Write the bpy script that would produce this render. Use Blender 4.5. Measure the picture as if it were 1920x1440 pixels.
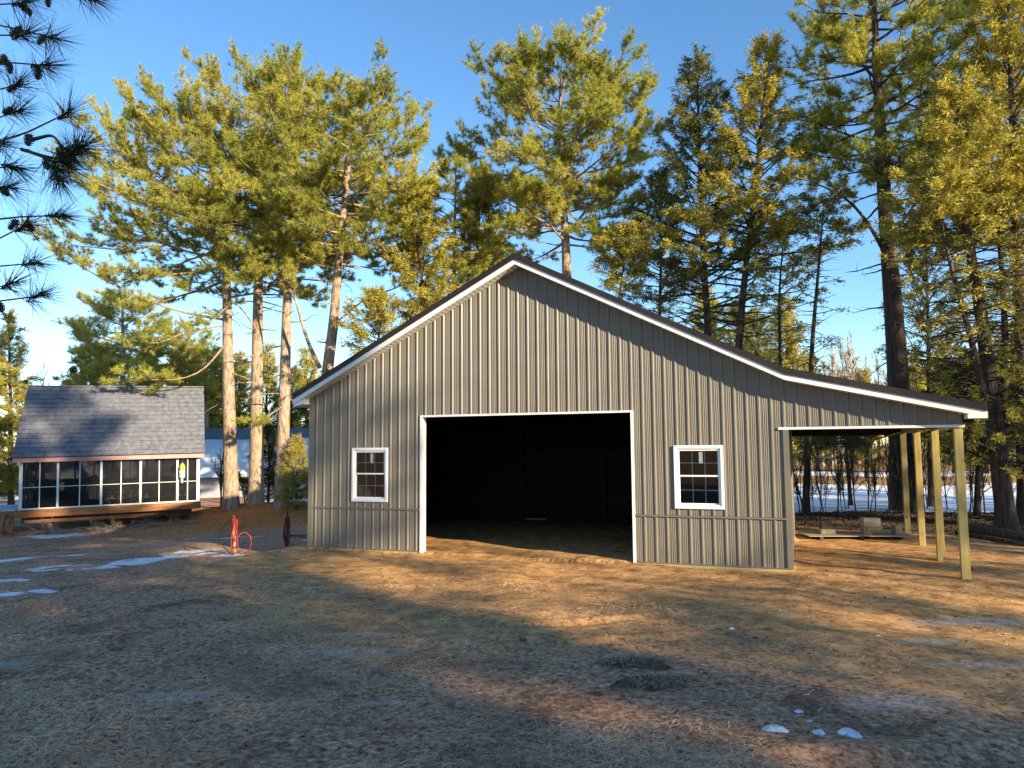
import bpy, math, random
import numpy as np
from mathutils import Vector, Matrix

for _o in list(bpy.data.objects):
    bpy.data.objects.remove(_o)
scene = bpy.context.scene
COL = scene.collection
R = random.Random(7)
NP = np.random.default_rng(11)
rad = math.radians

# ------------------------------------------------------------------ camera
FPX, PITCH, ROLL, CAM_H = 1407.0, 0.0837, -0.0073, 2.35     # focal length in pixels of a 1920 px wide frame
cam_d = bpy.data.cameras.new('camera')
cam = bpy.data.objects.new('camera', cam_d)
COL.objects.link(cam)
scene.camera = cam
cam_d.sensor_fit = 'HORIZONTAL'
cam_d.sensor_width = 36.0
cam_d.lens = FPX / 1920 * 36.0
cam_d.clip_start = 0.05
cam_d.clip_end = 3000
_F = Vector((0, math.cos(PITCH), math.sin(PITCH)))
_U0 = Vector((0, -math.sin(PITCH), math.cos(PITCH)))
_X0 = Vector((1, 0, 0))
_cr, _sr = math.cos(ROLL), math.sin(ROLL)
_RT = _X0 * _cr + _U0 * _sr
_UP = _U0 * _cr - _X0 * _sr
cam.matrix_world = Matrix(((_RT.x, _UP.x, -_F.x, 0), (_RT.y, _UP.y, -_F.y, 0), (_RT.z, _UP.z, -_F.z, CAM_H), (0, 0, 0, 1)))

def at(px, py, Y):
    """the point of the place that the photograph shows at (px, py), at the measured distance Y in front of the camera"""
    a, b = px - 960, py - 720
    v = _F * FPX + _RT * a - _UP * b
    k = Y / v.y
    return Vector((v.x * k, Y, CAM_H + v.z * k))

# ------------------------------------------------------------------ light
SUN_EL, SUN_DIR = rad(17.5), Vector((0.705, -0.709, 0))      # towards the sun, on the ground
world = bpy.data.worlds.new('World')
scene.world = world
world.use_nodes = True
wn, wl = world.node_tree.nodes, world.node_tree.links
wn.clear()
sky = wn.new('ShaderNodeTexSky')
sky.sky_type = 'NISHITA'
sky.sun_disc = False
sky.sun_elevation = SUN_EL
sky.sun_rotation = math.atan2(SUN_DIR.x, SUN_DIR.y)
sky.altitude = 0
sky.air_density = 1.0
sky.dust_density = 0.0
sky.ozone_density = 3.0
hs = wn.new('ShaderNodeHueSaturation')
hs.inputs['Saturation'].default_value = 1.13
bg = wn.new('ShaderNodeBackground')
bg.inputs['Strength'].default_value = 0.112
wo = wn.new('ShaderNodeOutputWorld')
wl.new(sky.outputs[0], hs.inputs['Color'])
wl.new(hs.outputs[0], bg.inputs['Color'])
wl.new(bg.outputs[0], wo.inputs['Surface'])
sun_d = bpy.data.lights.new('sun', 'SUN')
sun = bpy.data.objects.new('sun', sun_d)
COL.objects.link(sun)
sun_d.energy = 4.9
sun_d.angle = rad(0.6)
sun_d.color = (1.0, 0.82, 0.55)
_sv = Vector((SUN_DIR.x * math.cos(SUN_EL), SUN_DIR.y * math.cos(SUN_EL), math.sin(SUN_EL)))
sun.rotation_euler = _sv.to_track_quat('Z', 'Y').to_euler()
sun.location = _sv * 60
scene.view_settings.view_transform = 'Standard'
scene.view_settings.look = 'None'
scene.view_settings.gamma = 1
scene.view_settings.exposure = 1.3
try:
    scene.view_settings.use_curve_mapping = False
except Exception:
    pass
scene.render.engine = 'CYCLES'
scene.cycles.max_bounces = 6
scene.cycles.transparent_max_bounces = 12

# ------------------------------------------------------------------ helpers: materials
def mat(name, c1, c2=None, scale=4.0, rough=0.8, detail=4.0, stretch=(1, 1, 1), bump=0.0, bscale=None, c3=None, metal=0.0,
        spec=0.3, tint=0.0, tint_c=None, transl=0.0, coord='Object', contrast=(0.35, 0.65)):
    m = bpy.data.materials.new(name)
    m.use_nodes = True
    nt = m.node_tree
    n, l = nt.nodes, nt.links
    b = n['Principled BSDF']
    b.inputs['Roughness'].default_value = rough
    b.inputs['Metallic'].default_value = metal
    b.inputs['Specular IOR Level'].default_value = spec
    b.inputs['Base Color'].default_value = (*c1, 1)
    col = None
    tc = n.new('ShaderNodeTexCoord')
    mp = n.new('ShaderNodeMapping')
    mp.inputs['Scale'].default_value = stretch
    l.new(tc.outputs[coord], mp.inputs['Vector'])
    if c2 is not None:
        nz = n.new('ShaderNodeTexNoise')
        nz.inputs['Scale'].default_value = scale
        nz.inputs['Detail'].default_value = detail
        l.new(mp.outputs[0], nz.inputs['Vector'])
        cr = n.new('ShaderNodeValToRGB')
        cr.color_ramp.elements[0].position = contrast[0]
        cr.color_ramp.elements[1].position = contrast[1]
        cr.color_ramp.elements[0].color = (*c1, 1)
        cr.color_ramp.elements[1].color = (*c2, 1)
        if c3 is not None:
            e = cr.color_ramp.elements.new((contrast[0] + contrast[1]) / 2)
            e.color = (*c3, 1)
        l.new(nz.outputs['Fac'], cr.inputs['Fac'])
        col = cr.outputs['Color']
    if tint_c is not None:
        at_ = n.new('ShaderNodeAttribute')
        at_.attribute_name = 'tint'
        mx = n.new('ShaderNodeMix')
        mx.data_type = 'RGBA'
        if col is not None:
            l.new(col, mx.inputs['A'])
        else:
            mx.inputs['A'].default_value = (*c1, 1)
        mx.inputs['B'].default_value = (*tint_c, 1)
        l.new(at_.outputs['Fac'], mx.inputs['Factor'])
        col = mx.outputs['Result']
    if col is not None:
        l.new(col, b.inputs['Base Color'])
    if bump > 0:
        nb = n.new('ShaderNodeTexNoise')
        nb.inputs['Scale'].default_value = bscale or scale * 4
        nb.inputs['Detail'].default_value = 5
        l.new(mp.outputs[0], nb.inputs['Vector'])
        bp = n.new('ShaderNodeBump')
        bp.inputs['Strength'].default_value = bump
        bp.inputs['Distance'].default_value = 0.05
        l.new(nb.outputs['Fac'], bp.inputs['Height'])
        l.new(bp.outputs[0], b.inputs['Normal'])
    if transl > 0:
        tr = n.new('ShaderNodeBsdfTranslucent')
        if col is not None:
            l.new(col, tr.inputs['Color'])
        else:
            tr.inputs['Color'].default_value = (*c1, 1)
        ms = n.new('ShaderNodeMixShader')
        ms.inputs[0].default_value = transl
        l.new(b.outputs[0], ms.inputs[1])
        l.new(tr.outputs[0], ms.inputs[2])
        l.new(ms.outputs[0], n['Material Output'].inputs['Surface'])
    return m

# ------------------------------------------------------------------ helpers: meshes and objects
def tag(o, label=None, cat=None, group=None, kind=None):
    if label: o['label'] = label
    if cat: o['category'] = cat
    if group: o['group'] = group
    if kind: o['kind'] = kind
    return o

def empty(name, loc, rz=0.0, label=None, cat=None, group=None):
    o = bpy.data.objects.new(name, None)
    COL.objects.link(o)
    o.location = loc
    o.rotation_euler = (0, 0, rz)
    o.empty_display_size = 0.2
    return tag(o, label, cat, group)

def link(name, me, parent=None):
    o = bpy.data.objects.new(name, me)
    COL.objects.link(o)
    if parent is not None:
        o.parent = parent
    return o

def kids(o):
    return [c for c in bpy.data.objects if c.parent is o]

def copy_tree(o, loc, rz=0.0, scale=1.0, label=None, group=None):
    c = o.copy()
    COL.objects.link(c)
    c.location = loc
    c.rotation_euler = (0, 0, rz)
    c.scale = (scale, scale, scale) if not isinstance(scale, tuple) else scale
    if label: c['label'] = label
    if group: c['group'] = group
    for ch in list(o.children):
        d = ch.copy()
        COL.objects.link(d)
        d.parent = c
        for g in ch.children:
            e = g.copy()
            COL.objects.link(e)
            e.parent = d
    return c

def np_mesh(name, V, F, m, parent=None, tint=None, smooth=False):
    """V n x 3, F k x 3 or k x 4 (or a list of such arrays)"""
    V = np.asarray(V, dtype=np.float32).reshape(-1, 3)
    Fs = F if isinstance(F, list) else [F]
    Fs = [np.asarray(f, dtype=np.int32) for f in Fs if len(f)]
    me = bpy.data.meshes.new(name)
    me.vertices.add(len(V))
    me.vertices.foreach_set('co', V.ravel())
    nl = sum(f.size for f in Fs)
    npoly = sum(len(f) for f in Fs)
    me.loops.add(nl)
    me.loops.foreach_set('vertex_index', np.concatenate([f.ravel() for f in Fs]))
    me.polygons.add(npoly)
    st, k = [], 0
    for f in Fs:
        st.append(k + np.arange(len(f), dtype=np.int32) * f.shape[1])
        k += f.size
    me.polygons.foreach_set('loop_start', np.concatenate(st))
    me.polygons.foreach_set('use_smooth', np.full(npoly, smooth, dtype=bool))
    if tint is not None:
        a = me.attributes.new('tint', 'FLOAT', 'FACE')
        a.data.foreach_set('value', np.asarray(tint, dtype=np.float32))
    me.update(calc_edges=True)
    me.materials.append(m)
    return link(name, me, parent)

class MB:
    """collects boxes, prisms and tubes and links them as one mesh object"""
    def __init__(s):
        s.v, s.f = [], []
    def add(s, vs, fs):
        k = len(s.v)
        s.v += [tuple(v) for v in vs]
        s.f += [tuple(i + k for i in f) for f in fs]
        return s
    def box(s, x0, x1, y0, y1, z0, z1):
        return s.add([(x0, y0, z0), (x1, y0, z0), (x1, y1, z0), (x0, y1, z0), (x0, y0, z1), (x1, y0, z1), (x1, y1, z1), (x0, y1, z1)],
                     [(0, 3, 2, 1), (4, 5, 6, 7), (0, 1, 5, 4), (1, 2, 6, 5), (2, 3, 7, 6), (3, 0, 4, 7)])
    def prism(s, poly, t0, t1):
        """poly of (x, z), extruded along y from t0 to t1"""
        n = len(poly)
        a = sum(poly[i][0] * poly[(i + 1) % n][1] - poly[(i + 1) % n][0] * poly[i][1] for i in range(n))
        if a < 0: poly = poly[::-1]
        vs = [(x, t0, z) for x, z in poly] + [(x, t1, z) for x, z in poly]
        fs = [tuple(range(n)), tuple(range(2 * n - 1, n - 1, -1))]
        fs += [(i, i + n, (i + 1) % n + n, (i + 1) % n) for i in range(n)]
        return s.add(vs, fs)
    def prism_z(s, poly, z0, z1):
        n = len(poly)
        a = sum(poly[i][0] * poly[(i + 1) % n][1] - poly[(i + 1) % n][0] * poly[i][1] for i in range(n))
        if a < 0: poly = poly[::-1]
        vs = [(x, y, z0) for x, y in poly] + [(x, y, z1) for x, y in poly]
        fs = [tuple(range(n - 1, -1, -1)), tuple(range(n, 2 * n))]
        fs += [(i, (i + 1) % n, (i + 1) % n + n, i + n) for i in range(n)]
        return s.add(vs, fs)
    def beam(s, a, b, w, h, up=(0, 0, 1)):
        a, b = Vector(a), Vector(b)
        d = (b - a).normalized()
        u = Vector(up)
        sd = d.cross(u)
        if sd.length < 1e-4: sd = d.cross(Vector((1, 0, 0)))
        sd.normalize()
        u = sd.cross(d)
        sd, u = sd * w / 2, u * h / 2
        vs = [a - sd - u, a + sd - u, a + sd + u, a - sd + u, b - sd - u, b + sd - u, b + sd + u, b - sd + u]
        return s.add(vs, [(0, 1, 2, 3), (7, 6, 5, 4), (0, 4, 5, 1), (1, 5, 6, 2), (2, 6, 7, 3), (3, 7, 4, 0)])
    def tube(s, pts, r, n=6, cap=True):
        V, F = tube_np(np.array([tuple(p) for p in pts]), np.full(len(pts), r) if np.isscalar(r) else np.array(r), n)
        k = len(s.v)
        s.v += [tuple(v) for v in V]
        s.f += [tuple(i + k for i in f) for f in F]
        if cap:
            s.f.append(tuple(k + i for i in range(n)))
            s.f.append(tuple(k + len(V) - 1 - i for i in range(n)))
        return s
    def lathe(s, prof, n=12, c=(0, 0, 0)):
        k = len(s.v)
        for r, z in prof:
            for i in range(n):
                a = 2 * math.pi * i / n
                s.v.append((c[0] + r * math.cos(a), c[1] + r * math.sin(a), c[2] + z))
        for j in range(len(prof) - 1):
            for i in range(n):
                s.f.append((k + j * n + i, k + j * n + (i + 1) % n, k + (j + 1) * n + (i + 1) % n, k + (j + 1) * n + i))
        s.f.append(tuple(k + i for i in range(n))[::-1])
        s.f.append(tuple(k + (len(prof) - 1) * n + i for i in range(n)))
        return s
    def mesh(s, name, m, smooth=False, bevel=0.0):
        me = bpy.data.meshes.new(name)
        me.from_pydata(s.v, [], s.f)
        me.materials.append(m)
        if smooth:
            me.polygons.foreach_set('use_smooth', np.ones(len(me.polygons), dtype=bool))
        me.update()
        return me
    def build(s, name, m, parent=None, smooth=False, bevel=0.0):
        o = link(name, s.mesh(name, m, smooth), parent)
        if bevel:
            bv = o.modifiers.new('bevel', 'BEVEL')
            bv.width = bevel
            bv.segments = 1
            bv.limit_method = 'ANGLE'
        return o

def tube_np(P, r, n=6):
    P = np.asarray(P, dtype=float)
    T = np.gradient(P, axis=0)
    T /= np.linalg.norm(T, axis=1, keepdims=True) + 1e-9
    ref = np.array([0.0, 0, 1]) if abs(T[:, 2]).mean() < 0.8 else np.array([1.0, 0, 0])
    A = np.cross(T, ref)
    A /= np.linalg.norm(A, axis=1, keepdims=True) + 1e-9
    B = np.cross(T, A)
    th = np.arange(n) * 2 * np.pi / n
    V = P[:, None] + r[:, None, None] * (np.cos(th)[None, :, None] * A[:, None] + np.sin(th)[None, :, None] * B[:, None])
    m = len(P)
    i = np.arange(n)
    j = np.arange(m - 1)
    a = (j[:, None] * n + i[None]).ravel()
    b = (j[:, None] * n + ((i + 1) % n)[None]).ravel()
    F = np.stack([a, a + n, b + n, b], 1)
    return V.reshape(-1, 3), F

class Wood:
    """gathers many tubes quickly"""
    def __init__(s):
        s.V, s.F, s.k = [], [], 0
    def tube(s, P, r, n):
        V, F = tube_np(P, r, n)
        s.V.append(V); s.F.append(F + s.k); s.k += len(V)
    def build(s, name, m, parent, smooth=True):
        return np_mesh(name, np.concatenate(s.V), np.concatenate(s.F), m, parent, smooth=smooth)

# value noise for the terrain
_lat = NP.random((256, 256))
def vnoise(x, y, sc, seed=0):
    x = np.asarray(x) / sc + 13.7 * seed + 1000
    y = np.asarray(y) / sc + 7.3 * seed + 1000
    xi, yi = np.floor(x).astype(int), np.floor(y).astype(int)
    fx, fy = x - xi, y - yi
    fx, fy = fx * fx * (3 - 2 * fx), fy * fy * (3 - 2 * fy)
    g = lambda a, b: _lat[a % 256, b % 256]
    return (g(xi, yi) * (1 - fx) + g(xi + 1, yi) * fx) * (1 - fy) + (g(xi, yi + 1) * (1 - fx) + g(xi + 1, yi + 1) * fx) * fy - 0.5
def sstep(a, b, x):
    t = np.clip((np.asarray(x, dtype=float) - a) / (b - a), 0, 1)
    return t * t * (3 - 2 * t)

# ------------------------------------------------------------------ barn axes (s along the front wall, t into the depth)
TH, XR, YR = 0.3631, 5.3098, 14.5364
US, UT = (math.cos(TH), -math.sin(TH)), (math.sin(TH), math.cos(TH))
def wp(s, t, z=0.0):
    return Vector((XR + s * US[0] + t * UT[0], YR + s * US[1] + t * UT[1], z))
def st(x, y):
    return (x - XR) * US[0] + (y - YR) * US[1], (x - XR) * UT[0] + (y - YR) * UT[1]
BW, BD, LL = 10.966, 7.685, 2.962          # barn width and depth, lean-to width

RUTS = []   # wheel ruts as (x0, y0, x1, y1, width)
RUTS += [(2.0, 5.75, 7.0, 6.75, 0.5), (-0.6, 10.5, 2.6, 11.2, 0.32), (-0.4, 9.6, 2.2, 10.0, 0.3), (5.5, 7.6, 8.4, 7.0, 0.35)]
def terrain(x, y, fine=True):
    x = np.asarray(x, dtype=float); y = np.asarray(y, dtype=float)
    s, t = st(x, y)
    z = -0.06 - (0.30 * sstep(-11.3, -13.0, s) * sstep(6, 11, y) + 0.52 * sstep(-14, -24, s) * sstep(14, 26, y))
    z = z + 0.72 * np.exp(-(((x + 11.2) / 5.2) ** 2 + ((y - 35.6) / 2.6) ** 2))          # bank under the pines
    z = z - 0.12 * sstep(3.6, 7, s) * sstep(-2, 4, t)
    z = z - 0.45 * sstep(48, 90, y)
    away = 1 - np.exp(-(np.clip(np.maximum(np.maximum(-11.2 - s, s - 3.1), np.maximum(-0.3 - t, t - 8.2)), 0, 9) / 1.2))
    z = z + away * (0.16 * vnoise(x, y, 6.5, 1) + 0.09 * vnoise(x, y, 2.3, 2))
    inside = (s > -11) & (s < 0) & (t > 0) & (t < BD)
    z = z + np.where(inside, 0.03 + 0.10 * vnoise(x, y, 1.6, 9), 0)
    if fine:
        near = sstep(34, 14, y)
        z = z + near * (0.06 * vnoise(x, y, 0.95, 3) + 0.022 * vnoise(x, y, 0.37, 4) + 0.008 * vnoise(x, y, 0.14, 5))
        for x0, y0, x1, y1, w in RUTS:
            dx, dy = x1 - x0, y1 - y0
            L = math.hypot(dx, dy)
            u = ((x - x0) * dx + (y - y0) * dy) / L
            v = ((x - x0) * -dy + (y - y0) * dx) / L + 0.15 * np.sin(u * 0.9)
            on = sstep(-0.5, 0.3, u) * sstep(L + 0.5, L - 0.3, u)
            prof = -0.04 * np.exp(-(v / (w * 0.42)) ** 4) + 0.022 * np.exp(-((np.abs(v) - w * 0.68) / (w * 0.2)) ** 2)
            tread = 0.011 * (np.abs(v) < w * 0.42) * np.sign(np.sin((u + np.abs(v) * 0.8) * 2 * np.pi / 0.17))
            z = z + on * (prof + tread * (0.5 + vnoise(x, y, 1.1, 8)))
    return z
def gz(x, y):
    return float(terrain(np.array([x]), np.array([y]), True)[0])

# ------------------------------------------------------------------ ground
def ground_material():
    m = bpy.data.materials.new('ground')
    m.use_nodes = True
    n, l = m.node_tree.nodes, m.node_tree.links
    b = n['Principled BSDF']
    b.inputs['Roughness'].default_value = 0.9
    b.inputs['Specular IOR Level'].default_value = 0.15
    tc = n.new('ShaderNodeTexCoord')
    at1 = n.new('ShaderNodeAttribute'); at1.attribute_name = 'zone'
    at2 = n.new('ShaderNodeAttribute'); at2.attribute_name = 'frost'
    sep = n.new('ShaderNodeSeparateColor')
    l.new(at1.outputs['Color'], sep.inputs[0])
    def noise(scale, detail=4, rough=0.55, dist=0.0):
        x = n.new('ShaderNodeTexNoise')
        x.inputs['Scale'].default_value = scale
        x.inputs['Detail'].default_value = detail
        x.inputs['Roughness'].default_value = rough
        x.inputs['Distortion'].default_value = dist
        l.new(tc.outputs['Object'], x.inputs['Vector'])
        return x.outputs['Fac']
    def ramp(f, stops):
        c = n.new('ShaderNodeValToRGB')
        while len(c.color_ramp.elements) < len(stops): c.color_ramp.elements.new(0.5)
        for e, (p, col) in zip(c.color_ramp.elements, stops):
            e.position = p; e.color = (*col, 1)
        l.new(f, c.inputs['Fac'])
        return c.outputs['Color']
    def mix(f, a, c):
        x = n.new('ShaderNodeMix'); x.data_type = 'RGBA'
        l.new(f, x.inputs['Factor']); l.new(a, x.inputs['A']); l.new(c, x.inputs['B'])
        return x.outputs['Result']
    def mth(op, a, c, clamp=True):
        x = n.new('ShaderNodeMath'); x.operation = op; x.use_clamp = clamp
        for i, v in enumerate((a, c)):
            if isinstance(v, (int, float)): x.inputs[i].default_value = v
            else: l.new(v, x.inputs[i])
        return x.outputs[0]
    def thresh(mask, nz, soft=0.18):
        """a zone's soft weight made ragged by noise"""
        a = mth('ADD', mask, mth('MULTIPLY', mth('SUBTRACT', nz, 0.5, False), 1.1, False), False)
        x = n.new('ShaderNodeMapRange'); x.interpolation_type = 'SMOOTHSTEP'
        x.inputs['From Min'].default_value = 0.5 - soft; x.inputs['From Max'].default_value = 0.5 + soft
        l.new(a, x.inputs['Value'])
        return x.outputs['Result']
    big, mid, fin, tiny = noise(0.55, 5), noise(3.2, 5, 0.6), noise(16, 6, 0.68), noise(70, 3, 0.6)
    dirt = ramp(mid, [(0.3, (.27, .135, .052)), (0.5, (.53, .285, .11)), (0.68, (.70, .42, .18))])
    dirt = mix(ramp(fin, [(0.36, (.55, .55, .55)), (0.5, (0, 0, 0))]), dirt, ramp(big, [(0.3, (.16, .07, .03)), (0.7, (.24, .12, .05))]))
    grass = ramp(fin, [(0.32, (.10, .046, .028)), (0.46, (.36, .195, .11)), (0.56, (.58, .34, .2)), (0.70, (.85, .57, .37))])
    grass = mix(ramp(big, [(0.36, (0, 0, 0)), (0.62, (0.85, 0.85, 0.85))]), grass, ramp(fin, [(0.32, (.11, .055, .033)), (0.5, (.38, .215, .125)), (0.7, (.62, .39, .25))]))
    red = ramp(fin, [(0.3, (.15, .045, .024)), (0.7, (.52, .19, .1))])
    grass = mix(ramp(noise(0.8, 4, 0.6, 0.4), [(0.56, (0, 0, 0)), (0.72, (0.6, 0.6, 0.6))]), grass, red)
    mud = ramp(fin, [(0.3, (.085, .04, .025)), (0.7, (.25, .135, .08))])
    grass = mix(ramp(noise(1.1, 6, 0.65, 0.8), [(0.53, (0, 0, 0)), (0.63, (0.8, 0.8, 0.8))]), grass, mud)
    straw = ramp(fin, [(0.3, (.32, .10, .03)), (0.6, (.64, .26, .08)), (0.8, (.78, .42, .16))])
    litter = ramp(fin, [(0.3, (.02, .014, .01)), (0.6, (.07, .045, .028)), (0.8, (.16, .11, .06))])
    field = ramp(noise(0.25, 6), [(0.35, (.26, .13, .05)), (0.65, (.45, .27, .11))])
    pale = ramp(fin, [(0.3, (.36, .3, .25)), (0.7, (.6, .54, .48))])
    snow = ramp(fin, [(0.3, (.50, .50, .52)), (0.46, (.74, .76, .8)), (0.7, (.86, .88, .9))])
    c = grass
    c = mix(thresh(sep.outputs[0], mid, 0.3), c, dirt)
    c = mix(thresh(sep.outputs[1], mid, 0.25), c, straw)
    c = mix(thresh(sep.outputs[2], mid, 0.25), c, litter)
    sp2 = n.new('ShaderNodeSeparateColor'); l.new(at2.outputs['Color'], sp2.inputs[0])
    c = mix(thresh(sp2.outputs[2], mid, 0.2), c, field)
    c = mix(mth('MULTIPLY', thresh(sp2.outputs[0], noise(7, 6, 0.72, 0.5), 0.3), 0.6), c, pale)
    c = mix(thresh(sp2.outputs[1], noise(3.2, 9, 0.78), 0.09), c, snow)
    dark = ramp(noise(9, 6, 0.7, 0.6), [(0.34, (.4, .37, .36)), (0.48, (1, 1, 1))])
    mm = n.new('ShaderNodeMix'); mm.data_type = 'RGBA'; mm.blend_type = 'MULTIPLY'
    inv = mth('SUBTRACT', 1.0, sp2.outputs[1])
    l.new(inv, mm.inputs['Factor']); l.new(c, mm.inputs['A']); l.new(dark, mm.inputs['B'])
    l.new(mm.outputs['Result'], b.inputs['Base Color'])
    h = mth('ADD', mth('MULTIPLY', fin, 0.7, False), mth('MULTIPLY', tiny, 0.3, False), False)
    bp = n.new('ShaderNodeBump'); bp.inputs['Strength'].default_value = 0.5; bp.inputs['Distance'].default_value = 0.025
    l.new(h, bp.inputs['Height']); l.new(bp.outputs[0], b.inputs['Normal'])
    return m

def axis_lines(lo, hi, dlo, dhi, step, far_lo, far_hi, grow=1.12):
    a = list(np.arange(dlo, dhi, step))
    d, v, out = step, dhi, []
    while v < far_hi:
        out.append(v); d *= grow; v += d
    out.append(far_hi)
    d, v, pre = step, dlo, []
    while v > far_lo:
        d *= grow; v -= d; pre.append(max(v, far_lo))
    return np.array(pre[::-1] + a + out)
gx = axis_lines(0, 0, -9.0, 9.5, 0.055, -900, 900, 1.05)
gy = axis_lines(0, 0, 3.4, 16.5, 0.05, -900, 1400, 1.03)
X, Y = np.meshgrid(gx, gy)
Z = terrain(X, Y)
nx, ny = len(gx), len(gy)
i, j = np.meshgrid(np.arange(nx - 1), np.arange(ny - 1))
k0 = (j * nx + i).ravel()
ground = np_mesh('ground', np.stack([X, Y, Z], -1).reshape(-1, 3), np.stack([k0, k0 + 1, k0 + nx + 1, k0 + nx], 1), ground_material(), smooth=True)
tag(ground, 'yard of trampled dirt, dead grass and old snow around the barn', kind='structure')
S, T = st(X, Y)
pad = sstep(-13.5, -10.5, S) * sstep(7.5, 4.5, S) * sstep(-7.2, -2.6, T + 0.35 * (S + 3) * 0.35) * sstep(14, 9, T)
pad = pad * 0.95
sandy = sstep(-9, -3, X + 1.5 * vnoise(X, Y, 2.5, 21)) * sstep(7.0, 11, Y + 0.5 * X + 4 * vnoise(X, Y, 3.5, 22)) * sstep(17.5, 13, Y)
dirtw = np.clip(np.maximum(pad, 0.62 * sandy), 0, 1)
straww = np.exp(-(((X + 11.0) / 6.0) ** 2 + ((Y - 34.6) / 4.2) ** 2) * 0.9) * 1.15 + 0.55 * np.exp(-(((X + 9.5) / 4) ** 2 + ((Y - 27.5) / 4) ** 2))
litw = sstep(9.2, 11, T) * sstep(-4, -1, S) * sstep(17, 14.5, T) + sstep(4.6, 6.5, S) * sstep(-1, 3, T) * sstep(16, 13, T)
fieldw = sstep(44, 47, Y + 2.5 * vnoise(X, Y, 9, 31)) * sstep(-2, 4, X)
band1 = sstep(24.5, 26.2, Y - 0.10 * X + 1.6 * vnoise(X, Y, 4, 32)) * sstep(49, 46, Y + 4 * vnoise(X, Y, 12, 33)) * sstep(3, 6.5, X)
band2 = sstep(60, 63, Y + 5 * vnoise(X, Y, 14, 34)) * sstep(84, 78, Y + 5 * vnoise(X, Y, 12, 35)) * sstep(3, 6.5, X) * 0.9
left_snow = 0.0 * X + 0.62 * sstep(40, 43, Y) * sstep(60, 56, Y) * sstep(-5, -9, X) * (vnoise(X, Y, 4, 36) > 0.08)
streak = 0 * X
for cx, cy, rx, ry in [(-8.5, 20.2, .9, 1.2), (-9.4, 19.0, .8, .7), (-10.5, 18.1, 1.2, .6), (-12.9, 20.6, 1.7, .7), (-13.2, 19.6, .9, .4), (-10.9, 16.2, .7, .35), (-9.9, 14.6, .7, .3), (-9.2, 15.0, .35, .22), (-7.4, 19.6, .5, .4), (-8.7, 23.8, 1.0, .3), (-10.6, 24.6, .6, .25), (-17.5, 29.5, 2.0, 1.0), (-16.2, 31.0, 1.4, .8), (-6.0, 22.6, .4, .25)]:
    dd_ = ((X - cx) / rx) ** 2 + ((Y - cy) / ry) ** 2
    streak = np.maximum(streak, (0.85 + .8 * vnoise(X, Y, .9, 38) + .6 * vnoise(X, Y, .4, 39)) * np.exp(-dd_ ** 2 * .7))
snoww = np.clip(np.maximum.reduce([band1, band2, left_snow, streak * 0.72]), 0, 1)
pal = 0 * X
for cx, cy, rx, ry in [(-2.0, 10.0, .5, .2), (-1.9, 9.1, 1.0, .25), (6.5, 10.7, 1.0, .25), (-5.9, 8.6, .8, .3), (0.35, 6.4, .2, .06), (-2.9, 5.4, .14, .06), (3.6, 7.3, .8, .3), (5.4, 8.6, .8, .2), (5.2, 9.6, .6, .15), (-3.2, 7.7, 1.0, .2), (-1.2, 7.4, .4, .12)]:
    pal = np.maximum(pal, 0.72 * np.exp(-(((X - cx) / rx) ** 2 + ((Y - cy) / ry) ** 2)))
pal = np.clip(pal + 0.25 * sstep(0.1, 0.4, vnoise(X, Y, 1.9, 41) + 0.4 * vnoise(X, Y, 0.7, 42)) * sstep(14, 10, Y), 0, 1)
for nm, (a, b_, c_) in (('zone', (dirtw, straww, litw)), ('frost', (pal, snoww, fieldw))):
    ca = ground.data.color_attributes.new(nm, 'FLOAT_COLOR', 'POINT')
    ca.data.foreach_set('color', np.stack([np.clip(a, 0, 1), np.clip(b_, 0, 1), np.clip(c_, 0, 1), np.ones_like(X)], -1).astype(np.float32).ravel())
DIRTW = dirtw

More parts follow.
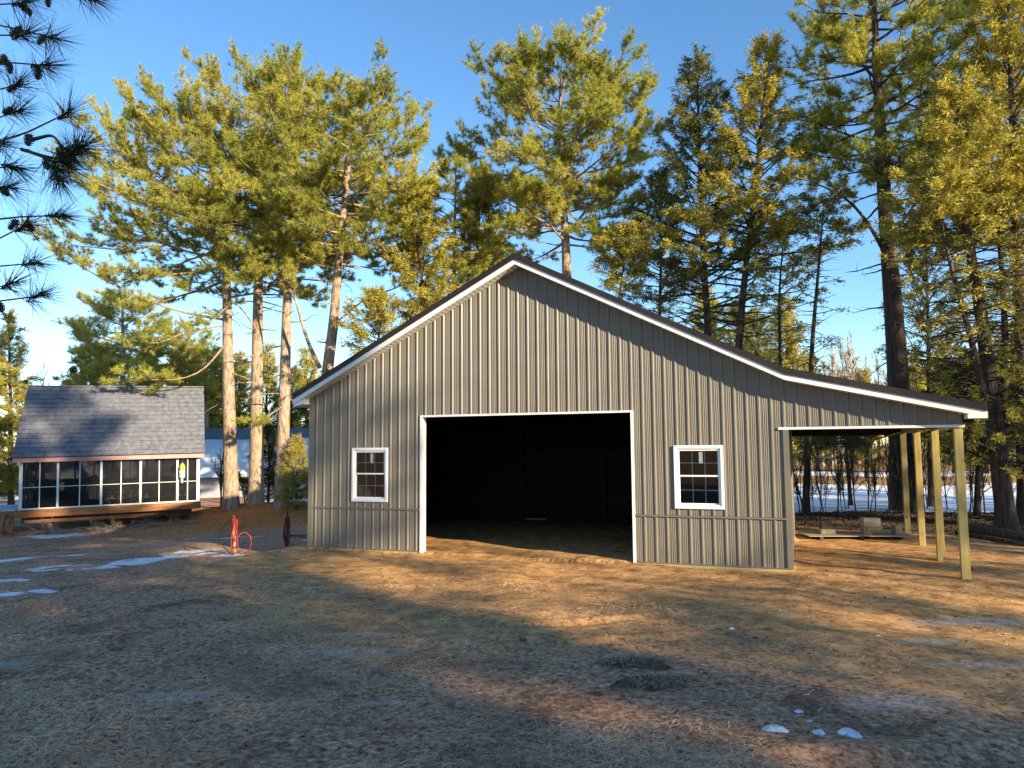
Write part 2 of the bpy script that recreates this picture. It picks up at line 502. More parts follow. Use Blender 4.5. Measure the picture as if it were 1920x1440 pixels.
# ------------------------------------------------------------------ barn
M_METAL = mat('taupe_metal', (.15, .134, .11), (.168, .15, .125), scale=1.5, rough=0.42, spec=0.45, bump=0.03, bscale=3)
M_SCREW = mat('painted_screw', (.14, .12, .10), rough=.4, metal=.3)
M_WHITE = mat('white_trim', (.74, .75, .76), (.8, .8, .8), scale=3, rough=0.45)
M_VINYL = mat('white_vinyl', (.76, .77, .79), rough=0.35)
M_ROOF = mat('dark_brown_roof', (.022, .016, .014), (.03, .022, .02), scale=2, rough=0.4)
M_SHADEBLACK = mat('shade_black', (.005, .005, .006), (.008, .008, .009), scale=2, rough=0.8)  # near black colour stands in for the barn's unlit interior
M_TREATED = mat('treated_pine', (.36, .27, .09), (.52, .40, .15), scale=2.5, stretch=(6, 6, 0.7), rough=0.75, bump=0.15, bscale=6, c3=(.44, .335, .115))
def _knots(m):
    n, l = m.node_tree.nodes, m.node_tree.links
    b = n['Principled BSDF']; src = b.inputs['Base Color'].links[0].from_socket
    tc = n.new('ShaderNodeTexCoord'); mp = n.new('ShaderNodeMapping'); mp.inputs['Scale'].default_value = (1, 1, .55)
    v = n.new('ShaderNodeTexVoronoi'); v.inputs['Scale'].default_value = 4.2
    l.new(tc.outputs['Object'], mp.inputs[0]); l.new(mp.outputs[0], v.inputs['Vector'])
    r = n.new('ShaderNodeMapRange'); r.inputs['From Min'].default_value = .07; r.inputs['From Max'].default_value = .14; r.inputs['To Min'].default_value = .8; r.inputs['To Max'].default_value = 0
    l.new(v.outputs['Distance'], r.inputs['Value'])
    g = n.new('ShaderNodeTexNoise'); g.inputs['Scale'].default_value = 1.6; l.new(tc.outputs['Object'], g.inputs['Vector'])
    rg = n.new('ShaderNodeMapRange'); rg.inputs['From Min'].default_value = .42; rg.inputs['From Max'].default_value = .62; rg.inputs['To Max'].default_value = .55; l.new(g.outputs['Fac'], rg.inputs['Value'])
    x0 = n.new('ShaderNodeMix'); x0.data_type = 'RGBA'; x0.inputs['B'].default_value = (.27, .25, .12, 1)
    l.new(rg.outputs[0], x0.inputs['Factor']); l.new(src, x0.inputs['A'])
    x = n.new('ShaderNodeMix'); x.data_type = 'RGBA'; x.inputs['B'].default_value = (.09, .05, .02, 1)
    l.new(r.outputs[0], x.inputs['Factor']); l.new(x0.outputs['Result'], x.inputs['A']); l.new(x.outputs['Result'], b.inputs['Base Color'])
_knots(M_TREATED)
M_SKIRT = mat('treated_skirt', (.33, .27, .13), (.46, .38, .2), scale=2.5, stretch=(0.7, 6, 6), rough=0.8, bump=0.1)
M_SHADEWOOD = mat('shade_dark_framing', (.012, .009, .007), (.022, .017, .012), scale=3, stretch=(1, 1, 5), rough=0.8)  # wood colour taken almost to black to paint in the indoor shade
M_GLASS = bpy.data.materials.new('window_glass'); M_GLASS.use_nodes = True
def _glass(m, tint, gloss):
    n, l = m.node_tree.nodes, m.node_tree.links
    n.clear()
    o = n.new('ShaderNodeOutputMaterial'); t = n.new('ShaderNodeBsdfTransparent'); g = n.new('ShaderNodeBsdfGlossy')
    t.inputs['Color'].default_value = (*tint, 1); g.inputs['Roughness'].default_value = 0.03
    lw = n.new('ShaderNodeFresnel'); lw.inputs['IOR'].default_value = 1.5
    x = n.new('ShaderNodeMixShader'); l.new(lw.outputs[0], x.inputs[0]); l.new(t.outputs[0], x.inputs[1]); l.new(g.outputs[0], x.inputs[2])
    l.new(x.outputs[0], o.inputs['Surface'])
_glass(M_GLASS, (.8, .84, .84), 0)

barn = empty('barn', (XR, YR, 0), -TH, 'large taupe metal barn with a dark open doorway and a lean-to', 'barn')
SL, SL2 = 0.504, 0.2365
PEAK = 6.34
def roofline(s):            # the underside of the gable trim
    return PEAK - SL * abs(s + BW / 2) if s <= 0 else PEAK - SL * BW / 2 - SL2 * s
RIB = 0.2286
OPEN = [(-7.90, -3.03, -1.0, 3.062), (-9.72, -8.84, 1.14, 2.31), (-2.13, -1.25, 1.14, 2.31)]
def rib_profile(a, b, phase=-0.28):
    """(s, height) of a ribbed sheet between a and b"""
    pts = {round(a, 4): None, round(b, 4): None}
    k = math.floor((a - phase) / RIB) - 1
    shape = []
    while phase + k * RIB < b + RIB:
        c = phase + k * RIB
        shape += [(c - .033, 0), (c - .013, .021), (c + .013, .021), (c + .033, 0)]
        for q in (.078, .114, .150):
            shape += [(c + q - .010, 0), (c + q - .004, .0045), (c + q + .004, .0045), (c + q + .010, 0)]
        k += 1
    def h(s):
        for (p, hp), (q, hq) in zip(shape, shape[1:]):
            if p <= s <= q: return hp + (hq - hp) * (s - p) / max(q - p, 1e-6)
        return 0.0
    return [(a, h(a))] + [p for p in shape if a + 1e-4 < p[0] < b - 1e-4] + [(b, h(b))]
def panel_mesh(a, b, ztop, zbot, name='wall_panel', openings=(), y0=0.0, brk=()):
    """one sheet of ribbed metal, cut round the openings, facing -y"""
    cuts = sorted({a, b, *[c for o in openings for c in o[:2] if a < c < b], *[c for c in brk if a < c < b]})
    mb = MB()
    for c0, c1 in zip(cuts, cuts[1:]):
        mid = (c0 + c1) / 2
        pr = rib_profile(c0, c1)
        spans = [(zbot, None)]
        for o in openings:
            if o[0] <= mid <= o[1]:
                lo = [(zbot, o[2])] if o[2] > zbot else []
                spans = lo + [(o[3], None)]
        for z0, z1 in spans:
            vs = []
            for s, hh in pr:
                zt = (ztop(s) if callable(ztop) else ztop) if z1 is None else z1
                vs += [(s, y0 - hh, z0), (s, y0 - hh, max(zt, z0 + .001))]
            mb.add(vs, [(2 * i_, 2 * i_ + 2, 2 * i_ + 3, 2 * i_ + 1) for i_ in range(len(pr) - 1)])
    return mb
edges = [-BW] + [-0.313 - 0.9144 * k for k in range(11, -1, -1) if -0.313 - 0.9144 * k > -BW + .05] + [0.0]
for a, b in zip(edges, edges[1:]):
    panel_mesh(a, b, roofline, 0.955, openings=OPEN, brk=(-BW / 2,)).build('wall_panel', M_METAL, barn)
    if not (a > -7.9 and b < -3.03):
        a1, b1 = (a, b)
        if a1 < -7.9 < b1: b1 = -7.93
        if a1 < -3.03 < b1: a1 = -3.0
        panel_mesh(a1, b1, 0.915, 0.0).build('wainscot_panel', M_METAL, barn)
e2 = [0.0] + [-0.313 + 0.9144 * k for k in range(1, 4)] + [LL]
for a, b in zip(e2, e2[1:]):
    panel_mesh(a, b, roofline, 2.70).build('gable_panel', M_METAL, barn)
for a, b in ((-BW, -7.93), (-3.0, 0.0)):
    MB().prism_z([(a, -.005), (b, -.005), (b, -.035), (a, -.035)], .918, .952).build('wainscot_band', M_METAL, barn)
    MB().box(a, b, -.028, -.003, -.012, .008).build('base_trim', M_METAL, barn)
    MB().box(a - .0, b, -.012, .03, -.30, -.016).build('skirt_board', M_SKIRT, barn)
# corner trims
for s0, s1, z1 in ((-BW - .03, -BW + .085, roofline(-BW)), (-.075, .03, 2.66)):
    MB().box(s0, s1, -.031, .06, -.01, z1).build('corner_trim', M_METAL, barn)
# side and back walls
side_profile = panel_mesh(0, BD, 2.75, 0.0).mesh('side_panel', M_METAL)
def side_panels(x, rot, z1, bot=0.0):
    k = 0
    a = 0.0
    while a < BD - .05:
        b = min(a + .9144, BD)
        o = panel_mesh(a, b, z1, bot).build('side_panel', M_METAL, barn)
        if rot > 0: o.location = (x, 0, 0); o.rotation_euler = (0, 0, math.pi / 2)
        else: o.location = (x, BD, 0); o.rotation_euler = (0, 0, -math.pi / 2)
        a = b
side_panels(.003, 1, roofline(0) + .02)
side_panels(-BW - .003, -1, roofline(-BW) + .02)
for a, b in zip(edges, edges[1:]):
    o = panel_mesh(-BW - b, -BW - a, lambda s: roofline(-BW - s), 0.03, brk=(-BW / 2,)).build('back_panel', M_METAL, barn)
    o.location = (-BW, BD, 0); o.rotation_euler = (0, 0, math.pi)
    o.location = (-2 * BW + BW, BD, 0)
MB().box(-.012, .0015, .07, BD, -.3, -.01).build('skirt_board', M_SKIRT, barn)
MB().box(-BW - .0015, -BW + .02, .03, BD, -.3, -.01).build('skirt_board', M_SKIRT, barn)
MB().box(-8.32, -7.42, BD - .03, BD - .003, -.35, .018).build('skirt_board', M_SHADEWOOD, barn)  # inner board coloured dark in place of shade
for a, b in ((-BW, -8.32), (-7.42, 0)):      # a gap lets a sliver of daylight in under the back wall
    MB().box(a, b, BD - .03, BD - .003, -.35, .05).build('skirt_board', M_SHADEWOOD, barn)
    MB().box(max(a, -BW + .05), min(b, -.05), BD - .092, BD - .088, -.3, .08).build('skirt_shade_sheet', M_SHADEBLACK, barn)
# screw heads beside every rib
SC = MB()
def screws(y, z0, zt):
    k = -1
    while -0.28 - k * RIB > -BW:
        s = -0.28 - k * RIB; k += 1
        for ds in (-.05, .05):
            x = s + ds
            if not -BW + .1 < x < LL - .05: continue
            for z in z0:
                if z > zt(x) - .08 or (x > 0 and z < 2.75) or any(o[0] - .12 < x < o[1] + .12 and o[2] - .12 < z < o[3] + .08 for o in OPEN): continue
                SC.add([(x + .0095 * math.cos(q * 1.0472), y, z + .0095 * math.sin(q * 1.0472)) for q in range(6)] + [(x, y - .006, z)], [(q, (q + 1) % 6, 6) for q in range(6)])
screws(-.0015, (.12, .5, .86, 1.02, 1.5, 2.1, 2.72, 3.2, 3.8, 4.4, 5.0, 5.6), roofline)
tag(SC.build('screw_heads', M_SCREW, barn), kind='stuff')
# near black sheets added inside the shell to keep it dark
def shade_sheet(a, b, openings, y, ztop, zb=-.1):
    cuts = sorted({a, b, *[c for o in openings for c in o[:2] if a < c < b], -BW / 2})
    mb = MB()
    for c0, c1 in zip(cuts, cuts[1:]):
        mid = (c0 + c1) / 2
        spans = [(zb, None)]
        for o in openings:
            if o[0] <= mid <= o[1]:
                spans = ([(zb, o[2])] if o[2] > zb else []) + [(o[3], None)]
        for z0, z1 in spans:
            t0, t1 = (ztop(c0), ztop(c1)) if z1 is None else (z1, z1)
            mb.add([(c0, y, z0), (c1, y, z0), (c1, y, t1), (c0, y, t0), (c0, y + .012, z0), (c1, y + .012, z0), (c1, y + .012, t1), (c0, y + .012, t0)],
                   [(0, 1, 2, 3), (7, 6, 5, 4), (0, 4, 5, 1), (1, 5, 6, 2), (2, 6, 7, 3), (3, 7, 4, 0)])
    return mb
shade_sheet(-BW + .03, -.03, OPEN, .045, roofline).build('front_shade_sheet', M_SHADEBLACK, barn)
shade_sheet(-BW + .03, -.03, [], BD - .09, roofline, .06).build('back_shade_sheet', M_SHADEBLACK, barn)
MB().box(-BW + .025, -BW + .04, .06, BD - .1, -.1, roofline(-BW)).build('side_shade_sheet', M_SHADEBLACK, barn)
MB().box(-.04, -.025, .06, BD - .1, -.1, roofline(0)).build('side_shade_sheet', M_SHADEBLACK, barn)
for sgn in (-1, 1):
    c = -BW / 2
    MB().prism([(c, PEAK + .02), (c + sgn * BW / 2, PEAK + .02 - SL * BW / 2), (c + sgn * BW / 2, PEAK + .045 - SL * BW / 2), (c, PEAK + .045)], .03, BD - .02).build('ceiling_shade_sheet', M_SHADEBLACK, barn)
# framing inside, its dimness put into the wood colour
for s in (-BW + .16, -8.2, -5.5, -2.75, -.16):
    MB().box(s - .07, s + .07, BD - .24, BD - .1, -.2, 3.6).build('inner_post', M_SHADEWOOD, barn)
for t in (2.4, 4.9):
    MB().box(-BW + .05, -BW + .19, t - .07, t + .07, -.2, 3.6).build('inner_post', M_SHADEWOOD, barn)
    MB().box(-.19, -.05, t - .07, t + .07, -.2, 3.6).build('inner_post', M_SHADEWOOD, barn)
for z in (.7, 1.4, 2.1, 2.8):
    MB().box(-BW + .06, -.06, BD - .135, BD - .095, z - .07, z + .07).build('wall_girt', M_SHADEWOOD, barn)
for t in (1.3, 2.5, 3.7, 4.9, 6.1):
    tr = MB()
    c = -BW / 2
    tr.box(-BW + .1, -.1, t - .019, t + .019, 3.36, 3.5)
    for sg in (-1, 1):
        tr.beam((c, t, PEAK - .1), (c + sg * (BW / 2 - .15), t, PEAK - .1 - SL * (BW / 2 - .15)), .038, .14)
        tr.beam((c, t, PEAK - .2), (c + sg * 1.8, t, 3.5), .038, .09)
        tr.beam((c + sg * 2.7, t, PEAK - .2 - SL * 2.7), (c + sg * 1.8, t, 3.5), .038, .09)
    tr.build('roof_truss', M_SHADEWOOD, barn)
# big doorway trim
jl, jr, jz = -7.90, -3.03, 3.062
MB().box(jl - .045, jl + .012, -.036, .16, -.03, jz + .03).build('door_jamb', M_WHITE, barn)
MB().box(jr - .012, jr + .04, -.036, .16, -.03, jz + .03).build('door_jamb', M_WHITE, barn)
MB().box(jl + .0125, jr - .0125, -.034, .16, jz - .012, jz + .028).build('door_head', M_WHITE, barn)
# windows
def window(cx):
    w, z0, z1 = .97, 1.09, 2.355
    f = MB()
    def ring(x0, x1, y0, y1, za, zb, bw, mb):
        mb.box(x0, x0 + bw, y0, y1, za, zb); mb.box(x1 - bw, x1, y0, y1, za, zb)
        mb.box(x0 + bw, x1 - bw, y0, y1, zb - bw, zb); mb.box(x0 + bw, x1 - bw, y0, y1, za, za + bw)
    ring(cx - w / 2, cx + w / 2, -.045, .05, z0, z1, .055, f)
    ring(cx - w / 2 + .05, cx + w / 2 - .05, -.030, .052, z0 + .05, z1 - .05, .03, f)
    win = f.build('window', M_VINYL, barn, bevel=.004)
    x0, x1 = cx - w / 2 + .08, cx + w / 2 - .08
    zm = (z0 + z1) / 2 + .01
    for (za, zb, yy) in ((zm - .002, z1 - .08, .0), (z0 + .08, zm + .02, .028)):
        s = MB()
        ring(x0, x1, yy - .014, yy + .014, za, zb, .030, s)
        s.build('sash', M_VINYL, win, bevel=.003)
        pw, ph = (x1 - x0 - .06) / 3, (zb - za - .06) / 2
        mu = MB()
        for q in (1, 2):
            xx = x0 + .03 + pw * q
            mu.box(xx - .008, xx + .008, yy - .004, yy + .004, za + .03, zb - .03)
        for q in range(3):
            xa = x0 + .03 + pw * q + (.008 if q else 0)
            mu.box(xa, x0 + .03 + pw * (q + 1) - (.008 if q < 2 else 0), yy - .004, yy + .004, za + .03 + ph - .008, za + .03 + ph + .008)
        mu.build('muntin', M_VINYL, win)
        for q in range(3):
            for r_ in range(2):
                MB().box(x0 + .03 + pw * q + .001, x0 + .03 + pw * (q + 1) - .001, yy - .0085, yy - .0055, za + .031 + ph * r_, za + .029 + ph * (r_ + 1)).build('pane', M_GLASS, win)
    MB().box(cx + .01, cx + .085, -.0120, -.0095, z1 - .36, z1 - .13).build('sticker', M_STICK, win)
M_STICK = mat('pale_sticker', (.20, .24, .23), (.3, .34, .33), scale=9, rough=.6)
window(-9.28)
window(-1.69)
# roof edges: white fascia, dark rake trim, soffit
def rake(poly_top, drop, t0, t1, name, m):
    lo = [(s, z - drop) for s, z in poly_top][::-1]
    return MB().prism(list(poly_top) + lo, t0, t1)
L_END, R_END = -BW - .31, LL + .335
def ftop(s):
    return roofline(s) + .115
c = -BW / 2
left_run = [(L_END, ftop(L_END)), (c, ftop(c))]
right_run = [(c, ftop(c)), (0.0, ftop(0.0)), (R_END, ftop(R_END))]
def rake_strip(run, lo, hi, t0, t1, name, m):
    for (a, za), (b, zb) in zip(run, run[1:]):
        MB().prism([(a, za + lo), (b, zb + lo), (b, zb + hi), (a, za + hi)], t0, t1).build(name, m, barn)
for t0, t1 in ((-.325, -.295), (BD + .295, BD + .325)):
    rake_strip(left_run, -.115, 0, t0, t1, 'fascia', M_WHITE)
    rake_strip(right_run, -.105, 0, t0, t1, 'fascia', M_WHITE)
for t0, t1 in ((-.35, -.29), (BD + .29, BD + .35)):
    rake_strip(left_run, .003, .135, t0, t1, 'rake_trim', M_ROOF)
    rake_strip(right_run, .003, .125, t0, t1, 'rake_trim', M_ROOF)
def soffit(a, b, t0, t1):
    """grooved soffit boards across the overhang, following the slope"""
    L = b - a
    n = max(1, int(abs(L) / .1))
    mb = MB()
    for q in range(n):
        s0, s1 = a + L * q / n, a + L * (q + 1) / n - .012
        mb.add([(s0, t0, roofline(s0) + .004), (s1, t0, roofline(s1) + .004), (s1, t1, roofline(s1) + .004), (s0, t1, roofline(s0) + .004)], [(0, 1, 2, 3)])
        s2 = a + L * (q + 1) / n
        mb.add([(s1, t0, roofline(s1) + .016), (s2, t0, roofline(s2) + .016), (s2, t1, roofline(s2) + .016), (s1, t1, roofline(s1) + .016)], [(0, 1, 2, 3)])
    mb.build('soffit', M_WHITE, barn)
soffit(L_END + .03, c, -.294, -.002)
soffit(c, 0, -.294, -.002)
soffit(0, R_END - .03, -.294, -.002)
# eave boxes
zl = roofline(-BW)
MB().prism([(L_END, ftop(L_END) - .10), (-BW - .035, zl + .0), (-BW - .035, zl - .15), (L_END, ftop(L_END) - .27 + .10)], -.29, BD + .29).build('eave_box', M_WHITE, barn)
zr = roofline(R_END)
MB().prism([(R_END, zr + .09), (LL + .03, roofline(LL + .03) - .004), (LL + .03, zr - .005), (R_END, zr - .005)], -.328, BD + .29).build('eave_box', M_WHITE, barn)
# roof sheets, 3 ft wide, ribs running down the slope
def slope_panels(sa, sb):
    za, zb = ftop(sa) + .10, ftop(sb) + .10
    t = -.32
    base = None
    while t < BD + .30:
        t1 = min(t + .9144, BD + .32)
        mb = MB()
        tt = t
        prof = []
        while tt < t1 - 1e-3:
            prof += [(tt, 0), (min(tt + .17, t1), 0), (min(tt + .185, t1), .02), (min(tt + .21, t1), .02)]
            tt += .2286
        prof += [(t1, 0)]
        vs = []
        for q, hh in prof:
            vs += [(sa, q, za + hh), (sb, q, zb + hh)]
        mb.add(vs, [(2 * q, 2 * q + 2, 2 * q + 3, 2 * q + 1) for q in range(len(prof) - 1)])
        mb.build('roof_panel', M_ROOF, barn)
        t = t1
slope_panels(L_END, c)
slope_panels(c, 0.0)
slope_panels(0.0, R_END)
for sg in (-1, 1):
    MB().prism([(c, ftop(c) + .128), (c + sg * .22, ftop(c) + .128 - SL * .22), (c + sg * .22, ftop(c) + .138 - SL * .22), (c, ftop(c) + .142)], -.352, BD + .352).build('ridge_cap', M_ROOF, barn)
# lean-to
for q in range(4):
    t = BD * q / 3
    MB().box(LL - .14, LL - .002, max(t - .07, 0.004), max(t - .07, 0.004) + .14, -.5, 2.66).build('lean_to_post', M_TREATED, barn, bevel=.006)
MB().box(-.16, LL + .03, -.033, .035, 2.645, 2.692).build('header_trim', M_WHITE, barn)
MB().box(LL - .12, LL - .02, .15, BD + .1, 2.662, 2.85).build('eave_beam', M_TREATED, barn)
for q in range(8):
    t = .06 + (BD - .12) * q / 7
    MB().beam((.01, t, roofline(0) - .06), (LL + .2, t, roofline(LL + .2) - .05), .04, .17).build('lean_to_rafter', M_SHADEWOOD, barn)
MB().add([(0.01, .0, roofline(0) + .06), (R_END - .01, .0, roofline(R_END) + .06), (R_END - .01, BD + .2, roofline(R_END) + .06), (0.01, BD + .2, roofline(0) + .06)], [(0, 1, 2, 3)]).build('lean_to_decking', M_SHADEBLACK, barn)  # underside coloured near black to stand for shade under the lean-to
MB().box(.02, LL, BD - .03, BD + .01, 2.60, 2.9).build('rear_header', M_SHADEWOOD, barn)
MB().beam((LL - .25, BD - 1.2, 2.66), (LL - 1.0, BD - .4, 2.42), .09, .025).build('brace_board', M_TREATED, barn)
MB().beam((LL - .02, .2, 2.665), (LL - .02, BD, 2.665), .02, .035).build('beam_trim', M_WHITE, barn)

# ------------------------------------------------------------------ trees
M_BARK = mat('pine_bark', (.13, .095, .068), (.46, .345, .25), scale=3.2, stretch=(3.2, 3.2, .9), detail=6, rough=.9, bump=.9, bscale=5, c3=(.32, .235, .17), contrast=(.3, .7))
M_BARK_DK = mat('cedar_bark', (.035, .026, .02), (.13, .095, .07), scale=3, stretch=(5, 5, .5), detail=5, rough=.95, bump=.6, bscale=6, contrast=(.3, .7))
M_TWIG = mat('grey_twig', (.12, .095, .075), (.24, .2, .165), scale=3, rough=.9)
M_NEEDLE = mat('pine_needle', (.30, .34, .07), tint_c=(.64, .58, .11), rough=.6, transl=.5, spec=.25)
M_NEEDLE_SHADE = mat('shade_dark_needle', (.03, .042, .02), tint_c=(.07, .075, .03), rough=.5, transl=.3, spec=.3)  # darker copy of the needle colour, with the near pine's shade in it
M_CEDAR = mat('golden_cedar', (.22, .215, .045), tint_c=(.54, .455, .08), rough=.7, transl=.3, spec=.15)
M_CEDAR_GR = mat('green_cedar', (.08, .10, .03), tint_c=(.30, .28, .06), rough=.7, transl=.3, spec=.15)
M_LEAF = mat('holly_leaf', (.05, .07, .022), tint_c=(.15, .16, .04), rough=.45, transl=.25)

def unit(v):
    return v / (np.linalg.norm(v, axis=-1, keepdims=True) + 1e-9)

def blades(P, D, K, L, W, spread=(0.25, 1.25), along=0.16, tintb=None, droop=0.12, rng=NP):
    """K narrow blades round each twig end P pointing along D: returns V, F, tint"""
    M = len(P)
    P = np.repeat(P, K, 0); Dr = np.repeat(D, K, 0)
    ph = rng.uniform(spread[0], spread[1], M * K)[:, None]
    rv = unit(np.cross(Dr, rng.normal(size=(M * K, 3))))
    d = unit(Dr * np.cos(ph) + rv * np.sin(ph) - np.array([0, 0, droop]))
    b = P - Dr * rng.uniform(0, along, M * K)[:, None]
    w = unit(np.cross(d, rng.normal(size=(M * K, 3)))) * (W * rng.uniform(.7, 1.3, M * K))[:, None] / 2
    tip = b + d * (L * rng.uniform(.65, 1.15, M * K))[:, None]
    V = np.stack([b - w, b + w, tip], 1).reshape(-1, 3)
    F = np.arange(M * K * 3).reshape(-1, 3)
    t = np.repeat(tintb if tintb is not None else rng.random(M), K) + rng.normal(0, .14, M * K)
    return V, F, np.clip(t, 0, 1)

def sprays(P, D, K, L, W, leaf, rng=NP, tintb=None, droop=0.35, flat=0.5):
    """feathery cedar sprays: small leaf blades along a twig of length L"""
    M = len(P)
    u = np.tile(np.linspace(0.05, 1, K), M)
    Pr, Dr = np.repeat(P, K, 0), np.repeat(D, K, 0)
    side = unit(np.cross(Dr, np.array([0, 0, 1.0])) + rng.normal(0, flat, (M * K, 3)))
    sg = np.where(rng.random(M * K) < .5, -1, 1)[:, None]
    Ls = np.repeat(L * rng.uniform(.6, 1.2, M), K)
    c = Pr + Dr * (u * Ls)[:, None] - np.array([0, 0, 1.0]) * (droop * Ls * u * u)[:, None] + rng.normal(0, .05, (M * K, 3))
    d = unit(Dr * .75 + side * sg * .8 + rng.normal(0, .3, (M * K, 3)) - np.array([0, 0, .25]))
    w = unit(np.cross(d, rng.normal(size=(M * K, 3)))) * W / 2
    ll = (leaf * rng.uniform(.6, 1.25, M * K) * (1.15 - .6 * u))[:, None]
    V = np.stack([c - w, c + w, c + d * ll], 1).reshape(-1, 3)
    F = np.arange(M * K * 3).reshape(-1, 3)
    t = np.repeat(tintb if tintb is not None else rng.random(M), K) + rng.normal(0, .1, M * K)
    return V, F, np.clip(t, 0, 1)

def path_of(pts):
    P = np.array([tuple(p) for p in pts], dtype=float)
    return P
def resample(P, n):
    d = np.r_[0, np.cumsum(np.linalg.norm(np.diff(P, axis=0), axis=1))]
    u = np.linspace(0, d[-1], n)
    Q = np.stack([np.interp(u, d, P[:, k]) for k in range(3)], 1)
    for _ in range(2):
        Q[1:-1] = (Q[:-2] + 2 * Q[1:-1] + Q[2:]) / 4
    return Q
def limb(p0, az, el, L, rng, n=7, curve=.5, wig=.12):
    """a branch that leaves at elevation el and turns upwards by curve"""
    P = [np.array(p0, float)]
    a, e = az, el
    for i in range(n - 1):
        a += rng.normal(0, wig); e += curve / (n - 1) + rng.normal(0, wig * .7)
        P.append(P[-1] + np.array([math.cos(a) * math.cos(e), math.sin(a) * math.cos(e), math.sin(e)]) * L / (n - 1))
    return np.array(P)
def az_el(d):
    return math.atan2(d[1], d[0]), math.asin(max(-1, min(1, d[2] / (np.linalg.norm(d) + 1e-9))))

def pine(name, trunk_pts, r0, r1, crown_lo, prof, label, group=None, cat='tree', nb=46, extra=(), seed=1, dead=8, tuft=30, nl=.23, nw=.023,
         asym=None, m_needle=None, m_bark=None, dens=1.0, root=True, tint0=.45):
    """a tall pine: trunk with limbs, and the needle clusters at the twig ends. prof(f) is the crown's radius at height fraction f of the crown"""
    rng = np.random.default_rng(seed)
    T = resample(path_of(trunk_pts), 22)
    base = Vector(T[0]); base.z = T[0][2]
    o = empty(name, base, 0, label, cat, group)
    T = T - np.array(base)
    H = T[-1][2]
    w = Wood()
    f = np.linspace(0, 1, len(T))
    r = r0 * (1 - f) ** .85 + r1
    r[0] *= 1.2; r[1] *= 1.03
    Tr = T.copy(); Tr[0, 2] -= .35
    w.tube(Tr, r, 12)
    zc = crown_lo - base.z
    tp, td, tt = [], [], []
    def trunk_at(z):
        return np.array([np.interp(z, T[:, 2], T[:, 0]), np.interp(z, T[:, 2], T[:, 1]), z]), float(np.interp(z, T[:, 2], r))
    def foliate(B, Lb, rb, fcrown):
        n = len(B)
        tone = np.clip(tint0 + rng.normal(0, .22), 0, 1)
        ns = max(4, int(Lb * 3.2 * dens))
        for q in range(ns):
            u = rng.uniform(.30, 1.0) if q else 1.0
            i = u * (n - 1); i0 = min(int(i), n - 2)
            p = B[i0] + (B[i0 + 1] - B[i0]) * (i - i0)
            a, e = az_el(B[i0 + 1] - B[i0])
            sd = 1 if q % 2 else -1
            L2 = (.45 + .28 * Lb * (1.1 - .6 * u)) * rng.uniform(.7, 1.2)
            S = limb(p, a + sd * rng.uniform(.35, 1.1) * (u < .98), e * .8 + rng.uniform(-.25, .3), L2, rng, 5, .3)
            w.tube(S, np.linspace(max(.012, rb * .35 * (1 - u * .5)), .008, 5), 3)
            for k in range(int(rng.integers(5, 9) * dens + .5)):
                v = rng.uniform(.35, 1) if k else 1.0
                j = v * 4; j0 = min(int(j), 3)
                p2 = S[j0] + (S[j0 + 1] - S[j0]) * (j - j0)
                a2, e2_ = az_el(S[j0 + 1] - S[j0])
                Q = limb(p2, a2 + rng.uniform(-1.3, 1.3), e2_ * .7 + rng.uniform(-.35, .6), rng.uniform(.25, .6), rng, 3, .25)
                w.tube(Q, np.array([.009, .007, .006]), 3)
                for s_ in (1.0, .5):
                    pp = Q[0] + (Q[2] - Q[0]) * s_
                    tp.append(pp); td.append(unit(Q[2] - Q[1])); tt.append(tone + rng.normal(0, .1))
    ga = rng.uniform(0, 6)
    for q in range(nb):
        fz = (q + rng.uniform(0, 1)) / nb
        fz = fz ** .9
        z = zc + (H - zc) * fz * .985
        p, rt = trunk_at(z)
        ga += 2.4 + rng.normal(0, .4)
        Lb = prof(fz) * rng.uniform(.62, 1.1) * (asym(ga) if asym else 1)
        if Lb < .25: continue
        el = -.14 + .62 * fz ** 2.4 + rng.normal(0, .13)
        B = limb(p, ga, el, Lb, rng, 8, .24, .13)
        rb = min(rt * .45, .03 + .014 * Lb)
        w.tube(B, np.linspace(rb, .012, 8), 5)
        foliate(B, Lb, rb, fz)
    for pts, rb in extra:
        B = resample(path_of(pts) - np.array(base), 10)
        w.tube(B, np.linspace(rb, .02, 10), 6)
        foliate(B[3:], float(np.linalg.norm(np.diff(B[3:], axis=0), axis=1).sum()), rb * .7, .2)
    for q in range(dead):
        z = rng.uniform(zc * .45, zc * 1.05); p, rt = trunk_at(z)
        B = limb(p, rng.uniform(0, 6.28), rng.uniform(-.3, .2), rng.uniform(.6, 2.2), rng, 5, -.1, .2)
        w.tube(B, np.linspace(min(.04, rt * .3), .008, 5), 4)
        for k in range(3):
            w.tube(limb(B[2 + k % 3], rng.uniform(0, 6.28), rng.uniform(-.4, .4), .5, rng, 3, 0, .2), np.array([.01, .007, .004]), 3)
    w.build('trunk', m_bark or M_BARK, o)
    V, F, t = blades(np.array(tp), np.array(td), tuft, nl, nw, tintb=np.array(tt), rng=rng, spread=(.1, 1.75), along=.12)
    c_ = np_mesh('crown', V, F, m_needle or M_NEEDLE, o, tint=t)
    return o

